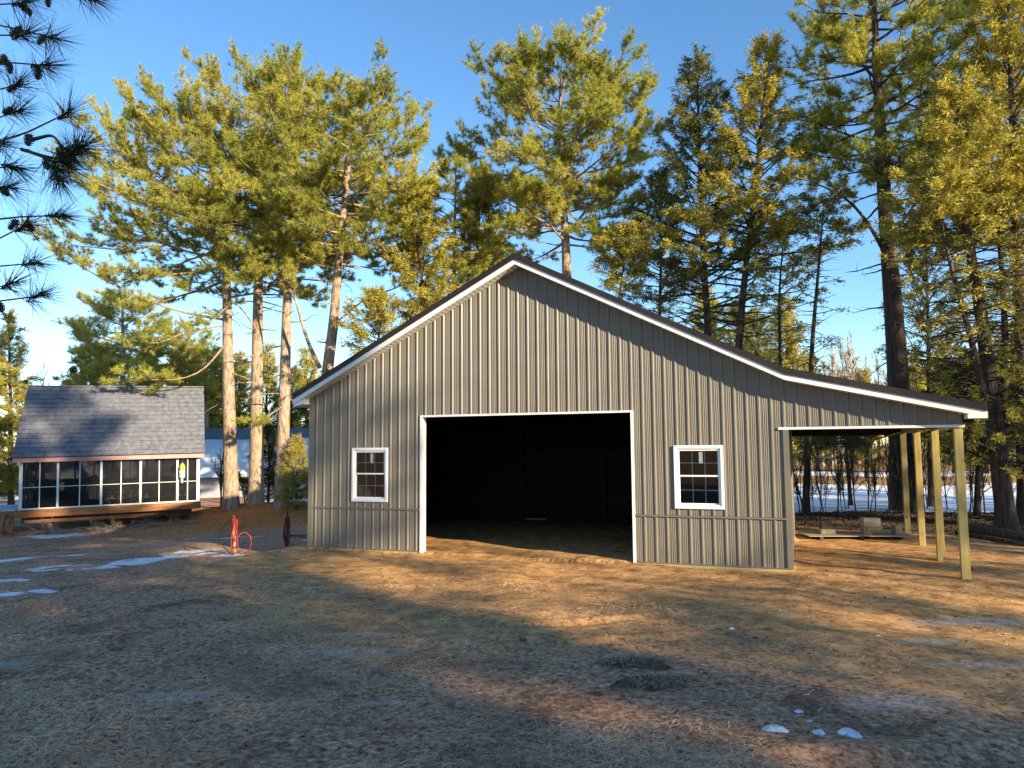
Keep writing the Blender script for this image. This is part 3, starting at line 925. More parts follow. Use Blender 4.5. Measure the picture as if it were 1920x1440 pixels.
def cedar(name, trunk_pts, r0, crown_lo, prof, label, group=None, cat='tree', nb=80, seed=1, m_leaf=None, K=30, leaf=.19, lw=.042, extra_trunks=(), bare_lo=None, dens=1.0,
          asym=None, spray=.55, tint0=.5, el0=.15, el1=1.0):
    rng = np.random.default_rng(seed)
    T = resample(path_of(trunk_pts), 20)
    base = Vector(T[0])
    o = empty(name, base, 0, label, cat, group)
    T = T - np.array(base)
    w = Wood()
    tp, td, tt = [], [], []
    trunks = [(T, r0)] + [(resample(path_of(e) - np.array(base), 16), rr) for e, rr in extra_trunks]
    for q_, (TT, rr) in enumerate(trunks):
        f = np.linspace(0, 1, len(TT)); r = rr * (1 - f) ** .8 + .012
        if q_ == 0: r[0] *= 1.35
        T2 = TT.copy(); T2[0, 2] -= .3
        w.tube(T2, r, 9)
        H = TT[-1][2]; zc = crown_lo - base.z
        lo = bare_lo - base.z if bare_lo is not None else zc
        n_ = int(1.35 * nb / len(trunks) ** .5)
        ga = rng.uniform(0, 6)
        for q in range(n_):
            z = lo + (H - lo) * ((q + rng.random()) / n_) * .99
            fz = (z - zc) / (H - zc)
            p = np.array([np.interp(z, TT[:, 2], TT[:, 0]), np.interp(z, TT[:, 2], TT[:, 1]), z])
            rt = float(np.interp(z, TT[:, 2], r))
            ga += 2.4 + rng.normal(0, .5)
            Lb = (prof(max(fz, 0)) if fz >= 0 else prof(0) * .8) * rng.uniform(.55, 1.1) * (asym(ga) if asym else 1)
            if Lb < .12: Lb = .12
            B = limb(p, ga, el0 + (el1 - el0) * max(fz, 0) + rng.normal(0, .15), Lb, rng, 6, .25 if fz > 0 else -.05, .14)
            rb = min(rt * .5, .012 + .012 * Lb)
            w.tube(B, np.linspace(rb, .006, 6), 4)
            tone = np.clip(tint0 + rng.normal(0, .25), 0, 1)
            ns = max(3, int(Lb * 8.5 * dens))
            for k in range(ns):
                u = rng.uniform(.25, 1) if k else .9
                i = u * 5; i0 = min(int(i), 4)
                pp = B[i0] + (B[i0 + 1] - B[i0]) * (i - i0)
                a, e = az_el(B[i0 + 1] - B[i0])
                d = np.array([math.cos(a + rng.uniform(-1, 1)), math.sin(a + rng.uniform(-1, 1)), 0]) * math.cos(e * .7) + np.array([0, 0, math.sin(e * .7) + rng.normal(0, .25)])
                d = unit(d)
                L2 = spray * rng.uniform(.5, 1.2)
                if rng.random() < .5: w.tube(np.array([pp, pp + d * L2 * .5, pp + d * L2 - np.array([0, 0, .2 * L2])]), np.array([.008, .006, .004]), 3)
                if fz >= 0 or rng.random() < .12:
                    tp.append(pp); td.append(d); tt.append(tone + rng.normal(0, .1))
    w.build('trunk', M_BARK_DK, o)
    V, F, t = sprays(np.array(tp), np.array(td), K, spray, lw, leaf, rng=rng, tintb=np.array(tt))
    np_mesh('crown', V, F, m_leaf or M_CEDAR, o, tint=t)
    return o

def bare_tree(name, base, H, label, group=None, seed=1, m=None, depth=4, r0=None, spread=.55, rmin=.0, cat='tree', leaves=0, ls=.13):
    rng = np.random.default_rng(seed)
    o = empty(name, base, 0, label, cat, group)
    w = Wood()
    ends = []
    def grow(p, az, el, L, r, d):
        B = limb(p, az, el, L, rng, 6, .12, .13)
        r = max(r, rmin)
        w.tube(B, np.linspace(r, max(r * .55, rmin), 6), 7 if d == depth else (4 if d > 1 else 3))
        if d == 0:
            ends.append((B[-1], unit(B[-1] - B[-2]))); ends.append((B[3], unit(B[-1] - B[-2])))
            return
        for q in range(int(rng.integers(4, 7))):
            i0 = int(rng.integers(2, 5))
            a, e = az_el(B[i0 + 1] - B[i0])
            grow(B[i0], a + rng.uniform(-1.2, 1.2) if e < 1.2 else rng.uniform(0, 6.28), e * .75 + rng.uniform(-spread, spread) * .6 + .12, L * rng.uniform(.4, .62), r * .5, d - 1)
        a, e = az_el(B[-1] - B[-2])
        grow(B[-1], a, e, L * .62, r * .55, d - 1)
    grow(np.zeros(3) - np.array([0, 0, .2]), rng.uniform(0, 6.28), 1.5, H * .42, r0 or H * .014, depth)
    w.build('trunk' if leaves else 'trunk', m or M_TWIG, o)
    if leaves:
        P = np.array([e[0] for e in ends]); D = np.array([e[1] for e in ends])
        sel = rng.random(len(P)) < leaves
        V, F, t = blades(P[sel], D[sel], 3, ls, ls * .5, rng=rng, spread=(.3, 1.5), along=.3)
        np_mesh('crown', V, F, M_LEAF, o, tint=t)
    return o

def ground_at(p, dz=0.0):
    return Vector((p.x, p.y, gz(p.x, p.y) + dz))
def trunk_line(pxs, Y, foot=True):
    P = [at(x, y, Y) for x, y in pxs]
    if foot:
        P[0] = ground_at(P[0])
    return P
bell = lambda R0, peak=.4, top=.12: (lambda f: R0 * (min(1, .55 + .45 * f / peak) if f < peak else top + (1 - top) * max(0, 1 - ((f - peak) / (1 - peak)) ** 2.2)))

GP = 'tall pines on the bank left of the barn'
def side_bias(az0, k):
    return lambda a: 1 + k * math.cos(a - az0)
Y1 = 34.6
pine('pine_tree', trunk_line([(434, 948), (428, 700), (425, 520), (418, 400), (398, 320), (375, 250)], Y1), .30, .05, at(0, 530, Y1).z, bell(5.8, .35), 'leftmost tall pine of the three pale trunks beside the screened shed', GP, nb=50, seed=3, dens=.95,
     asym=side_bias(math.pi, .38), extra=[([at(425, 600, Y1), at(330, 585, Y1 - .5), at(230, 545, Y1 - 1), at(135, 490, Y1 - 1.2)], .07),
                                        ([at(424, 540, Y1), at(340, 440, Y1 - .5), at(250, 400, Y1 - 1), at(185, 365, Y1 - 1)], .07),
                                        ([at(422, 480, Y1), at(330, 360, Y1), at(250, 290, Y1), at(205, 235, Y1 + .5)], .06),
                                        ([at(426, 640, Y1), at(380, 700, Y1 - 1), at(330, 715, Y1 - 1.5), at(250, 710, Y1 - 2)], .05),
                                        ([at(426, 610, Y1), at(350, 620, Y1 - 1), at(290, 650, Y1 - 1.5), at(260, 640, Y1 - 2)], .05)])
pine('pine_tree', trunk_line([(480, 948), (482, 700), (484, 520), (490, 400), (498, 250), (502, 150)], Y1 + .4), .30, .05, at(0, 560, Y1).z, bell(4.7, .5), 'middle tall pine of the three pale trunks beside the screened shed', GP, nb=54, seed=5, dead=12, dens=.92,
     extra=[([at(483, 620, Y1), at(440, 560, Y1 - 1), at(400, 600, Y1 - 2)], .04)])
pine('pine_tree', trunk_line([(527, 952), (533, 760), (537, 600), (545, 430), (556, 260), (565, 160)], Y1 - .6), .27, .05, at(0, 540, Y1).z, bell(4.6, .5), 'rightmost tall pine of the three pale trunks, nearest the barn corner', GP, nb=54, seed=8, dead=12, dens=.92,
     extra=[([at(535, 760, Y1 - .6), at(525, 765, Y1 - 1.2), at(495, 785, Y1 - 1.6), at(485, 790, Y1 - 1.7)], .03)])
Y4 = 33.2
pine('pine_tree', trunk_line([(600, 940), (612, 700), (626, 610), (634, 500), (645, 380), (660, 260), (672, 195)], Y4), .29, .05, at(0, 520, Y4).z, bell(4.3, .45), 'forked pine rising behind the left slope of the barn roof', 'pines behind the barn', nb=52, seed=13, dead=10, dens=.92,
     asym=side_bias(0, .15),
     extra=[([at(600, 690, Y4), at(575, 640, Y4 - .4), at(557, 570, Y4 - .6), at(530, 480, Y4 - .8)], .10), ([at(632, 480, Y4), at(700, 400, Y4), at(760, 320, Y4), at(785, 270, Y4)], .06),
            ([at(625, 610, Y4), at(680, 560, Y4), at(750, 540, Y4), at(800, 500, Y4)], .05)])
Y6 = 33.0
pine('pine_tree', trunk_line([(1068, 900), (1064, 600), (1062, 470), (1056, 380), (1054, 270), (1050, 220), (1052, 145)], Y6), .30, .05, at(0, 470, Y6).z, lambda f: 4.2 * (.72 + .28 * min(f / .5, 1)) * (1 - .5 * max(0, (f - .6) / .4) ** 2), 'tall pine with a rounded top directly behind the barn ridge', 'pines behind the barn', nb=70, seed=21, dead=8, dens=1.0,
     extra=[([at(1063, 440, Y6), at(1110, 380, Y6), at(1160, 320, Y6 + .5), at(1200, 260, Y6 + .5)], .07), ([at(1062, 450, Y6), at(1000, 400, Y6), at(940, 380, Y6), at(880, 330, Y6)], .05)])
Y5 = 35
pine('pine_tree', trunk_line([(850, 900), (850, 600), (852, 450), (855, 310)], Y5), .16, .03, at(0, 640, Y5).z, bell(3.0, .45), 'slim young pine between the forked pine and the round topped pine', 'pines behind the barn', nb=48, seed=23, dead=6, dens=1.0)
cedar('cedar_tree', trunk_line([(800, 900), (795, 640), (790, 500), (775, 380)], 32), .14, at(0, 660, 32).z, bell(2.4, .3), 'rusty gold cedar just above the left slope of the barn roof', 'cedars behind the barn', nb=70, seed=25, dens=.8)
cedar('cedar_tree', trunk_line([(905, 900), (902, 650), (900, 480), (898, 345)], 34.5), .14, at(0, 640, 34).z, bell(2.2, .35), 'gold green cedar half hidden by the lower boughs of the round topped pine', 'cedars behind the barn', nb=75, seed=27, dens=.8, tint0=.55)
cedar('cedar_tree', trunk_line([(715, 900), (712, 700), (708, 560)], 31), .14, at(0, 700, 31).z, bell(1.8, .3), 'low gold cedar beside the forked pine behind the barn roof', 'cedars behind the barn', nb=50, seed=26, dens=.8)
Y10 = 27.0
GR = 'trees behind the lean-to'
cedar('cedar_tree', trunk_line([(1338, 900), (1328, 610), (1318, 480), (1312, 300), (1306, 115)], 30), .20, at(0, 560, 30).z, lambda f: 3.5 * (1 - f) ** .75 + .4, 'tall narrow cedar with a thin spire right of the round topped pine', 'cedars behind the barn', nb=95, seed=31, m_leaf=M_CEDAR_GR, tint0=.6, dens=.75, bare_lo=at(0, 640, 30).z)
cedar('cedar_tree', trunk_line([(1375, 900), (1384, 650), (1400, 480), (1415, 380), (1425, 260), (1440, 95)], 28.5), .19, at(0, 500, 28.5).z, lambda f: 3.3 * (1 - f) ** .7 + .4, 'leaning golden cedar with a tall ragged top', 'cedars behind the barn', nb=95, seed=33, dens=.9, bare_lo=at(0, 640, 28).z, tint0=.62)
cedar('cedar_tree', trunk_line([(1150, 900), (1150, 650), (1165, 520), (1180, 440)], 30), .10, at(0, 560, 30).z, bell(1.5, .4), 'low bright cedar peeking over the right slope of the barn roof', 'cedars behind the barn', nb=45, seed=35, tint0=.65, dens=.9)
cedar('cedar_tree', trunk_line([(1470, 900), (1462, 640), (1460, 560), (1470, 430)], 27.5), .10, at(0, 590, 27.5).z, bell(1.8, .4), 'slim dark trunked cedar left of the leaning one over the lean-to', GR, nb=50, seed=37, tint0=.55, bare_lo=at(0, 760, 27).z, dens=.7)
cedar('cedar_tree', trunk_line([(1508, 900), (1522, 650), (1535, 500), (1545, 380)], 26.5), .12, at(0, 480, 26.5).z, bell(1.6, .4), 'slim leaning cedar with bare lower twigs over the lean-to roof', GR, nb=60, seed=39, m_leaf=M_CEDAR_GR, bare_lo=at(0, 760, 26).z, dens=.7)
pine('pine_tree', trunk_line([(1694, 957), (1684, 700), (1672, 540), (1658, 370), (1648, 200), (1640, 60), (1638, -60)], Y10), .37, .06, at(0, 400, Y10).z, bell(3.3, .6, .3), 'thick dark trunked pine towering behind the lean-to posts', GR, nb=66, seed=41, dead=16, tint0=.4,
     extra=[([at(1662, 480, Y10), at(1630, 420, Y10), at(1590, 370, Y10), at(1520, 340, Y10)], .08), ([at(1665, 450, Y10), at(1720, 380, Y10), at(1750, 300, Y10 + 1)], .06)], m_bark=M_BARK_DK)
Y11 = 21.5
cedar('cedar_tree', trunk_line([(1888, 985), (1860, 760), (1836, 560), (1805, 400), (1790, 160)], Y11), .26, at(0, 480, Y11).z, lambda f: 2.1 * (1 - f) ** .6 + .25, 'golden cedar clump with several dark trunks at the right', GR, nb=135, seed=43, dens=1.15, tint0=.62, bare_lo=at(0, 900, Y11).z,
      extra_trunks=[([at(1872, 860, Y11), at(1822, 640, Y11 - .5), at(1775, 470, Y11 - .5), at(1745, 330, Y11)], .11), ([at(1880, 900, Y11), at(1885, 600, Y11 + .6), at(1870, 400, Y11 + .8), at(1850, 230, Y11 + .8)], .12)])
cedar('cedar_tree', trunk_line([(1925, 990), (1915, 640), (1905, 400), (1895, 150), (1890, -60)], 23), .24, at(0, 470, 23).z, lambda f: 2.2 * (1 - f) ** .5 + .4, 'tallest golden cedar at the right edge', GR, nb=125, seed=45, dens=1.1, tint0=.55, bare_lo=at(0, 900, 23).z)
pine('pine_tree', trunk_line([(1960, 985), (1955, 640), (1945, 300), (1940, -80)], 25.5), .3, .05, at(0, 420, 25).z, bell(2.8, .5), 'pine half hidden behind the golden cedars at the right edge', GR, nb=44, seed=47, dead=10, m_bark=M_BARK_DK)
cedar('cedar_tree', trunk_line([(1745, 930), (1742, 700), (1738, 520), (1735, 400)], 29), .12, at(0, 780, 29).z, bell(2.0, .35), 'dark cedar just right of the thick pine trunk', GR, nb=80, seed=49, m_leaf=M_CEDAR_GR, tint0=.4, dens=.5)
cedar('cedar_tree', trunk_line([(1235, 900), (1235, 650), (1240, 480), (1238, 330)], 33), .13, at(0, 600, 33).z, bell(2.0, .4), 'green cedar between the round topped pine and the spired cedar', 'cedars behind the barn', nb=75, seed=50, m_leaf=M_CEDAR_GR, tint0=.7, dens=.55)
# low cedars and shrubs
cedar('cedar_bush', [ground_at(at(556, 946, 33.5)), at(557, 885, 33.5), at(558, 825, 33.5)], .05, gz(-9.6, 33.5) + .12, lambda f: 1.05 * (1 - f) ** .6 + .1, 'bushy young golden green cedar at the left corner of the barn', None, 'bush', nb=90, seed=51, K=22, leaf=.09, lw=.022, spray=.3, dens=1.6, tint0=.6, m_leaf=M_CEDAR)
cedar('cedar_bush', [ground_at(at(503, 946, 37)), at(505, 860, 37), at(500, 800, 37)], .06, at(0, 940, 37).z, lambda f: 1.3 * (1 - f) ** .6 + .1, 'dark bushy cedar between the middle and right pine trunks', None, 'bush', nb=70, seed=53, K=22, leaf=.12, lw=.03, spray=.35, dens=1.4, m_leaf=M_CEDAR_GR, tint0=.15)
bare_tree('bare_shrub', ground_at(at(415, 946, 38)), 4.2, 'twiggy bare shrub behind the leftmost pine trunk', None, 61, depth=3, leaves=.35, cat='shrub')
bare_tree('bare_shrub', ground_at(at(462, 946, 39)), 3.4, 'low leafy bare shrub between the left and middle pine trunks', None, 62, depth=3, leaves=.6, cat='shrub')
# left edge and beyond the shed
cedar('cedar_tree', trunk_line([(22, 940), (20, 760), (16, 590)], 41), .16, gz(-27, 41) + .8, lambda f: 2.0 * (1 - f) ** .7 + .15, 'ragged golden green cedar left of the screened shed', 'evergreens left of the yard', nb=100, seed=71, dens=1.0, tint0=.45)
cedar('cedar_tree', trunk_line([(-40, 940), (-45, 760), (-40, 520)], 40), .2, gz(-28, 40) + .8, lambda f: 2.6 * (1 - f) ** .7 + .15, 'cedar cut off by the left edge beyond the shed', 'evergreens left of the yard', nb=80, seed=72, dens=.9)
bare_tree('bare_tree', ground_at(at(92, 940, 50)), 10.0, 'bare grey tree standing above the left end of the shed roof', None, 73, depth=4, spread=.35)
far_p = pine('pine_tree', trunk_line([(232, 930), (230, 800), (230, 570)], 55), .28, .05, at(0, 720, 55).z, bell(3.6, .5, .3), 'far pine with a round top above the shed roof', 'evergreens left of the yard', nb=44, seed=75, dead=0, nl=.34, nw=.02, tuft=18)
GF = 'evergreens beyond the long white building'
far_c = cedar('cedar_tree', trunk_line([(330, 930), (330, 800), (332, 650)], 60), .2, gz(-27, 60) + 1, lambda f: 2.6 * (1 - f) ** .5 + .2, 'broad golden cedar in the evergreen belt beyond the white building', GF, nb=90, seed=77, K=18, leaf=.26, lw=.055, spray=.7, tint0=.75)
far_g = cedar('cedar_tree', trunk_line([(280, 930), (280, 800), (280, 680)], 62), .2, gz(-27, 60) + .6, lambda f: 2.8 * (1 - f) ** .5 + .2, 'darker green cedar in the evergreen belt beyond the white building', GF, nb=90, seed=78, K=18, leaf=.26, lw=.055, spray=.7, m_leaf=M_CEDAR_GR, tint0=.5)
for q, (px, Y, sc, src) in enumerate([(150, 60, .95, 1), (185, 63, 1.05, 0), (385, 58, .85, 0), (415, 63, .9, 1), (450, 60, .92, 0), (495, 62, 1.0, 0), (540, 60, .9, 1), (575, 64, 1.0, 0), (370, 66, 1.1, 1), (610, 62, .9, 1), (650, 66, .9, 0), (110, 66, .7, 0), (60, 64, .8, 1)]):
    p = ground_at(at(px, 900, Y))
    copy_tree(far_c if src == 0 else far_g, p, q * 1.7, sc)
copy_tree(far_p, ground_at(at(318, 900, 57)), 2.0, .86, 'far pine right of the round topped one above the shed roof')
copy_tree(far_p, ground_at(at(172, 900, 58)), 4.0, .78, 'far pine left of the round topped one above the shed roof')
copy_tree(far_p, ground_at(at(385, 900, 56)), 5.1, .74, 'far pine just left of the pale trunks above the shed corner')
# distant wood at the right, beyond the fields
GW = 'bare trees of the distant wood'
M_FARTWIG = mat('pale_wood', (.26, .20, .16), (.40, .33, .27), scale=.6, rough=.9)
fb = [bare_tree('bare_tree', ground_at(at(1560, 850, 105)), 17, 'bare pale tree in the distant wood beyond the snowy field', GW, 81, depth=4, r0=.26, spread=.7, rmin=.045, m=M_FARTWIG),
      bare_tree('bare_tree', ground_at(at(1610, 850, 98)), 18, 'bare pale tree in the distant wood beyond the snowy field', GW, 82, depth=4, r0=.28, spread=.8, rmin=.045, m=M_FARTWIG)]
for q in range(34):
    px = 1390 + 19 * q + R.uniform(-8, 8)
    Y = R.uniform(98, 135)
    copy_tree(fb[q % 2], ground_at(at(px, 850, Y)), R.uniform(0, 6.28), R.uniform(.8, 1.25))
GE = 'evergreens in front of the distant wood'
for q, (px, Y, sc, src) in enumerate([(1440, 62, 1.25, 1), (1480, 66, 1.3, 0), (1390, 60, 1.3, 1), (1535, 78, 1.1, 1), (1625, 60, .72, 0), (1728, 56, .75, 0), (1340, 62, 1.3, 0), (1790, 70, .8, 1), (1850, 68, 1.0, 1), (1915, 66, 1.1, 0), (1975, 70, 1.2, 1)]):
    copy_tree(far_c if src == 0 else far_g, ground_at(at(px, 900, Y)), q * 2.1, sc, 'evergreen standing at the field edge before the distant wood', GE)
# thicket of saplings behind the lean-to
GS = 'bare saplings along the edge of the snowy field'
M_SAP = mat('sapling_bark', (.035, .027, .022), (.08, .062, .05), scale=4, rough=.9)
sap = [bare_tree('sapling', ground_at(at(1520, 955, 26)), 3.2, 'thin dark sapling with a few leaves at the edge of the snowy field', GS, 91, M_SAP, 3, .022, .8, leaves=.1, ls=.06),
       bare_tree('sapling', ground_at(at(1545, 955, 25.5)), 3.6, 'thin dark sapling with a few leaves at the edge of the snowy field', GS, 92, M_SAP, 3, .024, .8, leaves=.07, ls=.06),
       bare_tree('sapling', ground_at(at(1580, 955, 26.5)), 2.8, 'thin dark sapling with a few leaves at the edge of the snowy field', GS, 93, M_SAP, 3, .02, .9, leaves=.12, ls=.06)]
for q in range(30):
    px = 1500 + 13.5 * q + R.uniform(-8, 8)
    copy_tree(sap[q % 3], ground_at(at(px, 955, R.uniform(24.6, 28.5))), R.uniform(0, 6.28), R.uniform(.65, 1.45))
cedar('cedar_tree', trunk_line([(1595, 940), (1590, 880), (1580, 770)], 30), .08, at(0, 850, 30).z, bell(2.2, .4), 'dark spreading cedar seen under the lean-to roof', None, nb=60, seed=95, m_leaf=M_CEDAR_GR, tint0=.1, dens=.9, el0=0, el1=.5)
cedar('cedar_tree', trunk_line([(1830, 950), (1835, 860), (1840, 690)], 25), .10, at(0, 860, 25).z, bell(2.0, .4), 'dark shaded cedar between the lean-to eave and the clump', None, nb=70, seed=96, m_leaf=M_CEDAR_GR, tint0=.1, dens=.9, el0=0, el1=.5)

# trees round the yard that the photograph does not show; they throw its long shadows
GO = 'pines and cedars that shade the yard from behind the camera'
LO = 'evergreen behind the camera whose shadow falls across the yard'
def sunpos(D, lat):
    x, y = D * SUN_DIR.x + lat * .709, D * SUN_DIR.y + lat * .705
    return Vector((x, y, -.1))
sh_c = cedar('cedar_tree', [sunpos(30, 1), sunpos(30, 1) + Vector((.2, .1, 6)), sunpos(30, 1) + Vector((0, 0, 15))], .25, 1.2, lambda f: 3.2 * (1 - f) ** .6 + .2, LO, GO, nb=90, seed=101, K=14, leaf=.3, lw=.07, spray=.8, dens=.6, m_leaf=M_CEDAR_GR)
sh_p = pine('pine_tree', [sunpos(44, 4), sunpos(44, 4) + Vector((.3, 0, 9)), sunpos(44, 4) + Vector((0, .2, 22))], .35, .05, 8, bell(4, .5), LO, GO, nb=50, seed=102, dead=4, tuft=12, nl=.3, nw=.03, dens=.75)
sh_h = pine('pine_tree', [sunpos(70, -14), sunpos(70, -14) + Vector((.3, 0, 12)), sunpos(70, -14) + Vector((0, .2, 25))], .36, .05, 13.5, bell(3.9, .5), LO, GO, nb=44, seed=104, dead=6, tuft=12, nl=.4, nw=.04)
sh_b = bare_tree('bare_tree', sunpos(24, 13), 14, 'bare tree behind the camera whose thin shadow crosses the barn front', GO, 106, depth=4, r0=.2, spread=.8, rmin=.012)
SHADE = [('b', 30, 16.2, 1.0), ('b', 20, 18.3, .9), ('b', 36, 11, 1.1), ('c', 29, -5, 1.0), ('c', 32, -1.5, 1.05), ('c', 27, 4.2, .85), ('c', 36, 6.6, .95), ('p', 48, 0, 1.0), ('p', 30, 1.6, .95), ('p', 34, -3, 1.0), ('p', 42, 7.2, .95), ('p', 55, 3, 1.0), ('p', 60, -4, 1), ('p', 36, 5, 1.0), ('c', 40, -8, 1.1), ('c', 24, -9, 1.0),
         ('c', 23, 21.5, 1.0), ('c', 26, 25, 1.15), ('c', 23, 29, 1.1), ('c', 29, 33, 1.2), ('c', 24, 37, 1.15), ('c', 40, 41, 1.2), ('p', 52, 13, .62), ('h', 27, 7.0, 1.0), ('h', 31, 3.6, 1.0)]
for q, (k, D, lat, sc) in enumerate(SHADE):
    copy_tree({'c': sh_c, 'p': sh_p, 'h': sh_h, 'b': sh_b}[k], sunpos(D, lat), q * 1.3, sc * 1.1)

# ------------------------------------------------------------------ the screened house at the left
M_SHINGLE = mat('grey_shingle', (.12, .128, .155), (.185, .192, .22), scale=5, rough=.9, detail=3, bump=.1, bscale=40)
M_PINK = mat('faded_pink_trim', (.50, .245, .23), (.58, .30, .275), scale=3, rough=.7)
M_POSTW = mat('weathered_white', (.58, .58, .57), (.70, .70, .69), scale=4, rough=.65)
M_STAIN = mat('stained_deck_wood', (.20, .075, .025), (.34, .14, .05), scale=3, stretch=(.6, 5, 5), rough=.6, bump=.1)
M_DKSTAIN = mat('shaded_beam', (.075, .035, .018), (.14, .065, .03), scale=3, rough=.8)  # darker copy of the deck stain, shade put into its colour
M_DECKTOP = mat('frosty_deck_boards', (.36, .38, .42), (.55, .57, .62), scale=3, rough=.7)
M_SCREEN = bpy.data.materials.new('insect_screen'); M_SCREEN.use_nodes = True
def _screen(m, k):
    n, l = m.node_tree.nodes, m.node_tree.links
    n.clear()
    o = n.new('ShaderNodeOutputMaterial'); t = n.new('ShaderNodeBsdfTransparent'); d = n.new('ShaderNodeBsdfDiffuse')
    d.inputs['Color'].default_value = (.02, .02, .023, 1)
    x = n.new('ShaderNodeMixShader'); x.inputs[0].default_value = k
    l.new(t.outputs[0], x.inputs[1]); l.new(d.outputs[0], x.inputs[2]); l.new(x.outputs[0], o.inputs['Surface'])
_screen(M_SCREEN, .55)
M_PLASTIC = mat('dark_outdoor_furniture', (.03, .028, .028), (.05, .045, .042), scale=4, rough=.6)
M_CUSH = mat('dark_cushion', (.06, .055, .06), (.09, .085, .09), scale=6, rough=.9)

A0, A1 = at(34, 957, 30.0), at(374, 940, 32.6)
_d = A1 - A0
SX, SYAW, STILT = math.hypot(_d.x, _d.y), math.atan2(_d.y, _d.x), math.asin(_d.z / _d.length)
shed = empty('screened_house', A0, 0, 'screened garden house on posts with grey shingles and pink eave board', 'garden house')
shed.rotation_euler = (0, -STILT, SYAW)
SD, WH = 5.0, 2.02
sg0 = gz(A0.x, A0.y) - A0.z            # ground below the floor, in the house's own height
# floor, rim, beams, posts
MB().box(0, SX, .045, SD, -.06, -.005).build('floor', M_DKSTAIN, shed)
for a, b in ((-.05, SX * .655), (SX * .655 + .004, SX + .05)):
    MB().box(a, b, -.05, -.004, -.30, -.012).build('rim_board', M_STAIN, shed)
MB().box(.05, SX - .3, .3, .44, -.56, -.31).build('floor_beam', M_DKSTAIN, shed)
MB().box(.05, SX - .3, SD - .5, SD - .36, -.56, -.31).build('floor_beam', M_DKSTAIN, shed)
MB().box(.2, 3.4, .1, .16, -.53, -.42).build('brace_board', M_STAIN, shed)
for q in range(12):
    x = .03 + (SX - .1) * q / 11
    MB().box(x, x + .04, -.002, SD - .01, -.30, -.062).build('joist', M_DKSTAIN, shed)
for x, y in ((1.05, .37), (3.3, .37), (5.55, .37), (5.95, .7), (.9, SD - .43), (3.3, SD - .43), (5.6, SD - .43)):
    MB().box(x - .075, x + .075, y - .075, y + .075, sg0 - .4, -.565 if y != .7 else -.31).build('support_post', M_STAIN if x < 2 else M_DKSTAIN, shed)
# wall frame: five bays
frac = [0, .202, .435, .655, .868, 1.0]
def wall(yo, scr, fx=frac, X0=0.0, X1=None, along='x'):
    X1 = SX if X1 is None else X1
    L = X1 - X0
    bx = (lambda a, b, z0, z1, th=.09: MB().box(X0 + a, X0 + b, yo, yo + th, z0, z1)) if along == 'x' else (lambda a, b, z0, z1, th=.09: MB().box(yo, yo + th, X0 + a, X0 + b, z0, z1))
    for i, f in enumerate(fx):
        w = .085 if 0 < i < len(fx) - 1 else .12
        c_ = L * f
        a = max(0, min(L - w, c_ - w / 2))
        bx(a, a + w, .062, WH).build('wall_post', M_POSTW, shed)
    bx(0, L, 0, .06, .1).build('sill', M_POSTW, shed)
    for f0, f1 in zip(fx, fx[1:]):
        a, b = L * f0 + (.121 if f0 == 0 else .0435), L * f1 - (.121 if f1 == 1 else .0435)
        m = (a + b) / 2
        bx(m - .018, m + .018, .062, WH - .002, .06).build('mullion', M_POSTW, shed)
        for u, v in ((a + .001, m - .019), (m + .019, b - .001)):
            bx(u, v, .868, .892, .05).build('mid_rail', M_POSTW, shed)
            for z0, z1 in ((.061, .867), (.893, WH - .003)):
                o = bx(u, v, z0, z1, .006).build('screen', scr, shed)
                o.location = (0, .022, 0) if along == 'x' else (.022, 0, 0)
wall(0, M_SCREEN)
wall(SD - .1, M_SCREEN)
wall(SX - .095, M_SCREEN, [0, .33, .66, 1.0], .11, SD - .12, 'y')
wall(0.0, M_SCREEN, [0, .33, .66, 1.0], .11, SD - .12, 'y')
for y0, y1 in ((-.004, .1), (SD - .1, SD)):
    MB().box(0, SX, y0, y1, WH + .001, WH + .12).build('top_plate', M_DKSTAIN, shed)
